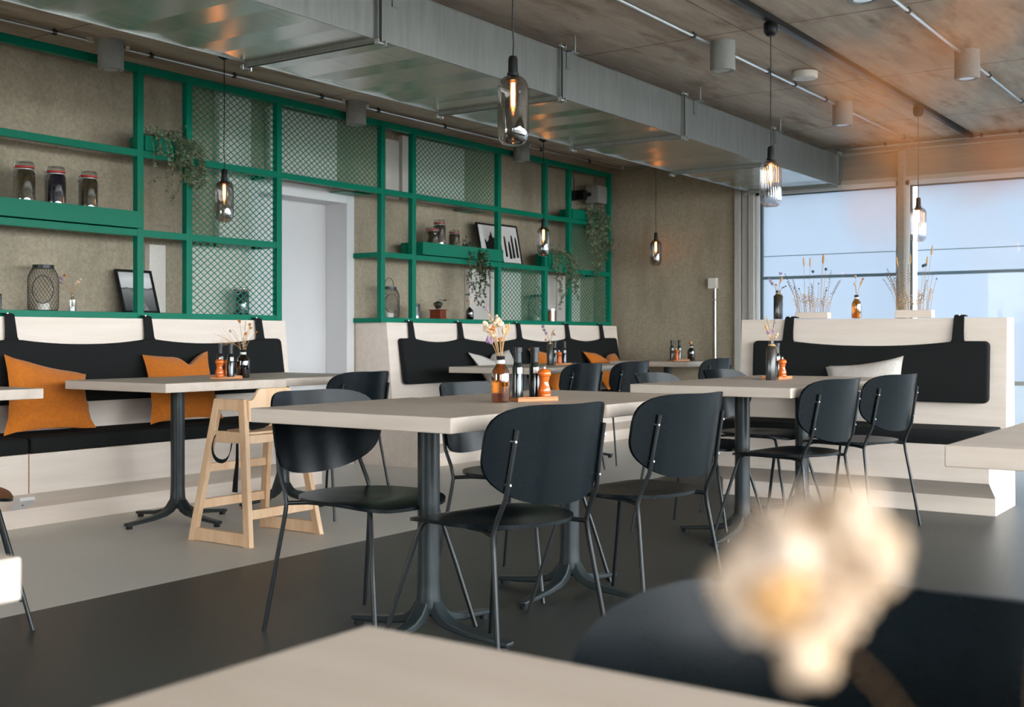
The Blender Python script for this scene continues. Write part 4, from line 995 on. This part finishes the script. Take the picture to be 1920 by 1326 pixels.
# pictures
def picture(x0, x1, z0, h, label, painter, y0=5.955, lean=.09):
    w_ = x1 - x0; g = empty('picture_frame', (x0, y0, z0), 0, label, 'picture')
    ang = math.asin(lean / h)
    T = Matrix.Rotation(-ang, 4, 'X')
    b = .016
    MB().box(0, w_, 0, .016, 0, b).box(0, w_, 0, .016, h - b, h).box(0, b, 0, .016, b, h - b).box(w_ - b, w_, 0, .016, b, h - b).xform(T).build('frame', M['black'], g, bevel=.001)
    pm = MB().box(b, w_ - b, .006, .010, b, h - b).xform(T)
    painter(g, T, w_, h, b, pm); return g
def landscape(g, T, w_, h, b, pm):
    m_ = bpy.data.materials.new('monochrome landscape print'); m_.use_nodes = True; nt = m_.node_tree; bs = nt.nodes['Principled BSDF']; bs.inputs['Roughness'].default_value = .5
    tc = nt.nodes.new('ShaderNodeTexCoord'); sx = nt.nodes.new('ShaderNodeSeparateXYZ'); nt.links.new(tc.outputs['Object'], sx.inputs[0])
    n = nt.nodes.new('ShaderNodeTexNoise'); n.inputs['Scale'].default_value = 22; n.inputs['Detail'].default_value = 8; nt.links.new(tc.outputs['Object'], n.inputs['Vector'])
    r1 = nt.nodes.new('ShaderNodeValToRGB'); e = r1.color_ramp.elements
    e[0].position = .0; e[0].color = (.03, .035, .04, 1); e[1].position = 1; e[1].color = (.62, .62, .63, 1)
    for p, c in ((.30, .12), (.50, .22), (.535, .05), (.56, .60), (.75, .72), (.9, .45)):
        q = e.new(p); q.color = (c, c, c, 1)
    ad = nt.nodes.new('ShaderNodeMath'); ad.operation = 'MULTIPLY_ADD'; ad.inputs[1].default_value = 1 / h; nt.links.new(sx.outputs['Z'], ad.inputs[0])
    ms = nt.nodes.new('ShaderNodeMath'); ms.operation = 'MULTIPLY_ADD'; ms.inputs[1].default_value = .10; ms.inputs[2].default_value = -.05; nt.links.new(n.outputs['Fac'], ms.inputs[0]); nt.links.new(ms.outputs[0], ad.inputs[2])
    nt.links.new(ad.outputs[0], r1.inputs[0]); nt.links.new(r1.outputs[0], bs.inputs['Base Color'])
    pm.build('print', m_, g)
    pts = [(.10, .02), (.19, .02), (.15, .09), (.11, .14), (.085, .15)]
    MB().prism([(x * w_ / .26 , z * h / .28) for x, z in pts][::1], lambda p, t: (p[0], t, p[1]), .0045, .006).xform(T).build('path_shape', mat('print grey', (.3, .3, .3, 1), .6, col2=(.08, .08, .08, 1), scale=(90, 90, 90)), g)
def shapes(kind):
    def f(g, T, w_, h, b, pm):
        pm.build('print', M['paper'], g); mb = MB(); rnd = random.Random(5)
        if kind == 0:
            pts = [(.30, .16), (.98 - b / w_, .16), (.98 - b / w_, .62), (.80, .64), (.72, .66), (.70, .76), (.66, .80), (.63, .72), (.55, .66), (.52, .58), (.40, .50), (.36, .56), (.30, .58), (.33, .40)]
            mb.prism([(x * w_, z * h) for x, z in pts], lambda p, t: (p[0], t, p[1]), .004, .006)
            mb.build('silhouette', M['black'], g) if 0 else mb.xform(T).build('silhouette', M['black'], g)
        else:
            for i, (x, zb, zt, wd) in enumerate(((.22, .18, .70, .10), (.41, .14, .58, .12), (.58, .16, .74, .11), (.77, .18, .70, .11))):
                m2 = MB(); pts = [(x, zb), (x + wd, zb + .01), (x + wd - .01, zt - .10), (x + wd * .7, zt), (x + wd * .3, zt), (x + .01, zt - .12)]
                m2.prism([(p[0] * w_, p[1] * h) for p in pts], lambda p, t: (p[0], t, p[1]), .004, .006).xform(T).build('silhouette', M['black'], g)
    return f
picture(4.475, 4.745, 1.122, .285, 'small black framed monochrome landscape photo', landscape)
picture(8.095, 8.385, 1.632, .345, 'framed black silhouette print, left and lower in the short tray', shapes(0), lean=.07, y0=5.90)
picture(8.405, 8.715, 1.622, .365, 'framed print of four upright black shapes', shapes(1), lean=.07, y0=5.90)
# loudspeaker in the far shelf corner
g = empty('loudspeaker', (9.90, 5.90, 2.30), 0, 'pale grey loudspeaker on a black bracket in the far upper shelf corner', 'loudspeaker')
MB().box(.02, .20, -.07, .07, 0, .175).build('cabinet', M['lamp_grey'], g, bevel=.008)
MB().box(.022, .198, -.072, -.0705, .012, .163).build('grille', M['lamp_grey'], g)
MB().box(-.10, -.03, .02, .17, .03, .12).tube([(-.06, .05, .07), (.03, .02, .09)], .022, 10).box(-.16, -.10, .10, .18, .02, .10).build('bracket', M['black'], g, bevel=.004)
MB().tube(bez((-.13, .12, .10), (-.22, .05, .14), (-.22, .05, .24), (-.15, .12, .26), 10), .004, 6).build('cable', M['cable'], g, True)
# trailing plants
def planter(x0, x1, z0, z1, label):
    o = MB().box(0, x1 - x0, 0, .15, 0, z1 - z0).build('planter_box', M['green'], None, bevel=.002); o.location = (x0, 5.792, z0); return tag(o, label, 'planter box', 'green steel planter boxes')
def trailing(x, y, z, strands, label, mt, seed, spread=.15, ls=.016, mound=60, name='trailing_plant'):
    rnd = random.Random(seed); g = empty(name, (x, y, z), 0, label, 'plant'); st = MB(); lf = MB()
    def leaf(p, d, s):
        d = Vector(d).normalized(); u = d.cross(Vector((rnd.gauss(0, 1), rnd.gauss(0, 1), rnd.gauss(0, 1)))).normalized(); nn = d.cross(u)
        a = Vector(p); t = a + d * s; m1 = a + d * s * .45 + u * s * .30 + nn * s * .10; m2 = a + d * s * .45 - u * s * .30 + nn * s * .10; c = a + d * s * .5
        n = len(lf.v); lf.v += [tuple(q) for q in (a, m1, t, c, m2)]; lf.f += [(n, n + 3, n + 2, n + 1), (n, n + 4, n + 2, n + 3)]
    for (sx_, dx, L, dens) in strands:
        p0 = Vector((sx_, 0, 0)); out = Vector((dx, -.10 - .03 * rnd.random(), 0))
        P = bez(p0, p0 + Vector((out.x * .3, -.04, .05)), p0 + out + Vector((0, 0, .0)), p0 + out + Vector((rnd.gauss(0, .015), .01, -L * .5)), 8)
        P += [tuple(Vector(P[-1]) + Vector((rnd.gauss(0, .006) * k, rnd.gauss(0, .004) * k, -L * .5 * k / 6))) for k in range(1, 7)]
        st.tube(P, .0011, 4)
        for i in range(len(P) - 1):
            a, b = Vector(P[i]), Vector(P[i + 1])
            for k in range(int(dens * 1.7)):
                q = a.lerp(b, rnd.random()); leaf(q, (rnd.gauss(0, 1), rnd.gauss(-.3, .8), rnd.gauss(-.5, .6)), ls * rnd.uniform(.7, 1.3))
    xs = [s[0] for s in strands]
    for _ in range(mound):
        q = Vector((rnd.uniform(min(xs) - .02, max(xs) + .02), rnd.uniform(-.08, .06), abs(rnd.gauss(0, .035)))); leaf(q, (rnd.gauss(0, 1), rnd.gauss(-.3, 1), rnd.gauss(.4, .7)), ls * rnd.uniform(.8, 1.3))
    st.build('stem', M['stem'], g); lf.build('foliage', mt, g); return g
planter(4.505, 4.818, 2.10, 2.19, 'green planter box holding the plant at upper left')
trailing(4.60, 5.86, 2.19, [(-.05, -.01, .30, 2), (-.02, 0, .12, 5), (.02, .03, .34, 4), (.05, .04, .40, 2), (.08, .05, .22, 8), (.11, .06, .26, 9), (.13, .07, .28, 10), (.16, .07, .22, 10), (.18, .08, .28, 9), (.20, .08, .20, 10), (.22, .09, .26, 8), (.05, .08, .18, 8), (.10, .03, .36, 3)], 'grey-green trailing plant spilling from the upper left planter', M['leaf'], 41, mound=260, ls=.022)
trailing(7.86, 5.86, 1.70, [(-.05, -.03, .42, 4), (-.08, -.05, .38, 4), (-.10, -.04, .30, 4), (0, 0, .46, 5), (.03, 0, .40, 5), (.05, .02, .30, 5), (.06, .05, .22, 4), (-.02, .02, .48, 3), (.02, .01, .22, 8), (.0, .01, .20, 8)], 'dark green trailing plant spilling over the short tray', M['leaf2'], 42, ls=.024, mound=130)
planter(8.976, 9.336, 1.622, 1.745, 'green planter box above the honey jar')
trailing(9.08, 5.86, 1.745, [(-.05, 0, .15, 6), (0, 0, .25, 5), (.03, .02, .45, 5), (.06, .02, .52, 5), (.10, .02, .38, 5), (.14, .04, .22, 9), (.18, .08, .30, 8), (.20, .12, .42, 6), (.22, .14, .34, 6), (.16, .12, .25, 8)], 'trailing plant above the honey jar, pale on its right side', M['leaf'], 43, ls=.022, mound=150)
planter(9.394, 10.096, 2.10, 2.19, 'green planter box below the loudspeaker')
trailing(9.66, 5.86, 2.19, [(-.02, 0, .30, 8), (.02, 0, .45, 8), (.06, .02, .58, 7), (.10, .02, .66, 6), (.14, .02, .60, 7), (.18, .03, .50, 9), (.22, .03, .42, 10), (.26, .04, .45, 10), (.30, .04, .36, 10), (.33, .04, .40, 9), (.0, .0, .25, 10), (.2, .0, .3, 10)], 'large trailing plant below the loudspeaker', M['leaf'], 44, ls=.026, mound=200)

# ---- foreground bouquet on the near table, right in front of the lens
amber_vase(.150, .030, TZ, .150, .028, 'amber bottle vase standing just below the photo edge on the near table')
g = empty('dried_bouquet', (.150, .030, .90), 0, 'strongly blurred ivory dried flowers in the right foreground', 'dried flowers')
IV = [(0.1613, 0.0693, 0.9412), (0.1611, 0.0626, 0.9451), (0.1732, 0.0606, 0.9464), (0.1696, 0.053, 0.9464), (0.1587, 0.0641, 0.9377), (0.1724, 0.0619, 0.9378), (0.1915, 0.0616, 0.9364), (0.1811, 0.0704, 0.9267), (0.1835, 0.0651, 0.9269), (0.1609, 0.0691, 0.935), (0.1745, 0.0661, 0.9237), (0.1701, 0.0587, 0.9354), (0.1584, 0.0701, 0.9385), (0.1664, 0.055, 0.9513), (0.1719, 0.0529, 0.9429), (0.1827, 0.0747, 0.9434), (0.1844, 0.0671, 0.9473)]
rnd = random.Random(77)
for i, p in enumerate(IV):
    p = Vector((.171, .0625, .9385)).lerp(Vector(p), .84); q = p - Vector((.150, .030, .90)); mb = MB()
    for _ in range(14):
        v = Vector([rnd.gauss(0, 1) for _ in range(3)]).normalized(); mb.ball(q + v * .0036, .0022, 8)
    mb.ball(q, .0036, 10).build('flower_head', M['ivory'] if i not in (4, 6) else M['straw'], g, True)
    if i in (8,): MB().tube(bez((0, 0, -.02), (0, 0, .0), tuple(q * .6 + Vector((.004, -.012, -.004))), tuple(q), 6), .00012, 5).build('stem', M['stem'], g, True)
RU = [(0.0942, 0.0311, 0.996), (0.0955, 0.0289, 0.9929), (0.0819, 0.0219, 0.9941), (0.0873, 0.0193, 0.9971), (0.0951, 0.0218, 0.9875), (0.0933, 0.0291, 0.9858), (0.1029, 0.0206, 0.9905), (0.0985, 0.0281, 0.9898), (0.0796, 0.0206, 0.9903), (0.0958, 0.02, 0.9949), (0.0903, 0.0307, 0.9991), (0.0913, 0.0221, 0.9835)]
for i, p in enumerate(RU[:8]):
    q = Vector(p) - Vector((.150, .030, .90)); mb = MB()
    for _ in range(5):
        v = Vector([rnd.gauss(0, 1) for _ in range(3)]).normalized(); mb.ball(q + v * .0013, .0007, 6)
    mb.build('petal', M['rust'], g, True)
    if i in (0, 6): MB().tube(bez((0, 0, -.02), (0, 0, .03), (q.x * .4, q.y - .02, q.z * .8), tuple(q), 8), .00010, 4).build('stem', M['stem'], g, True)
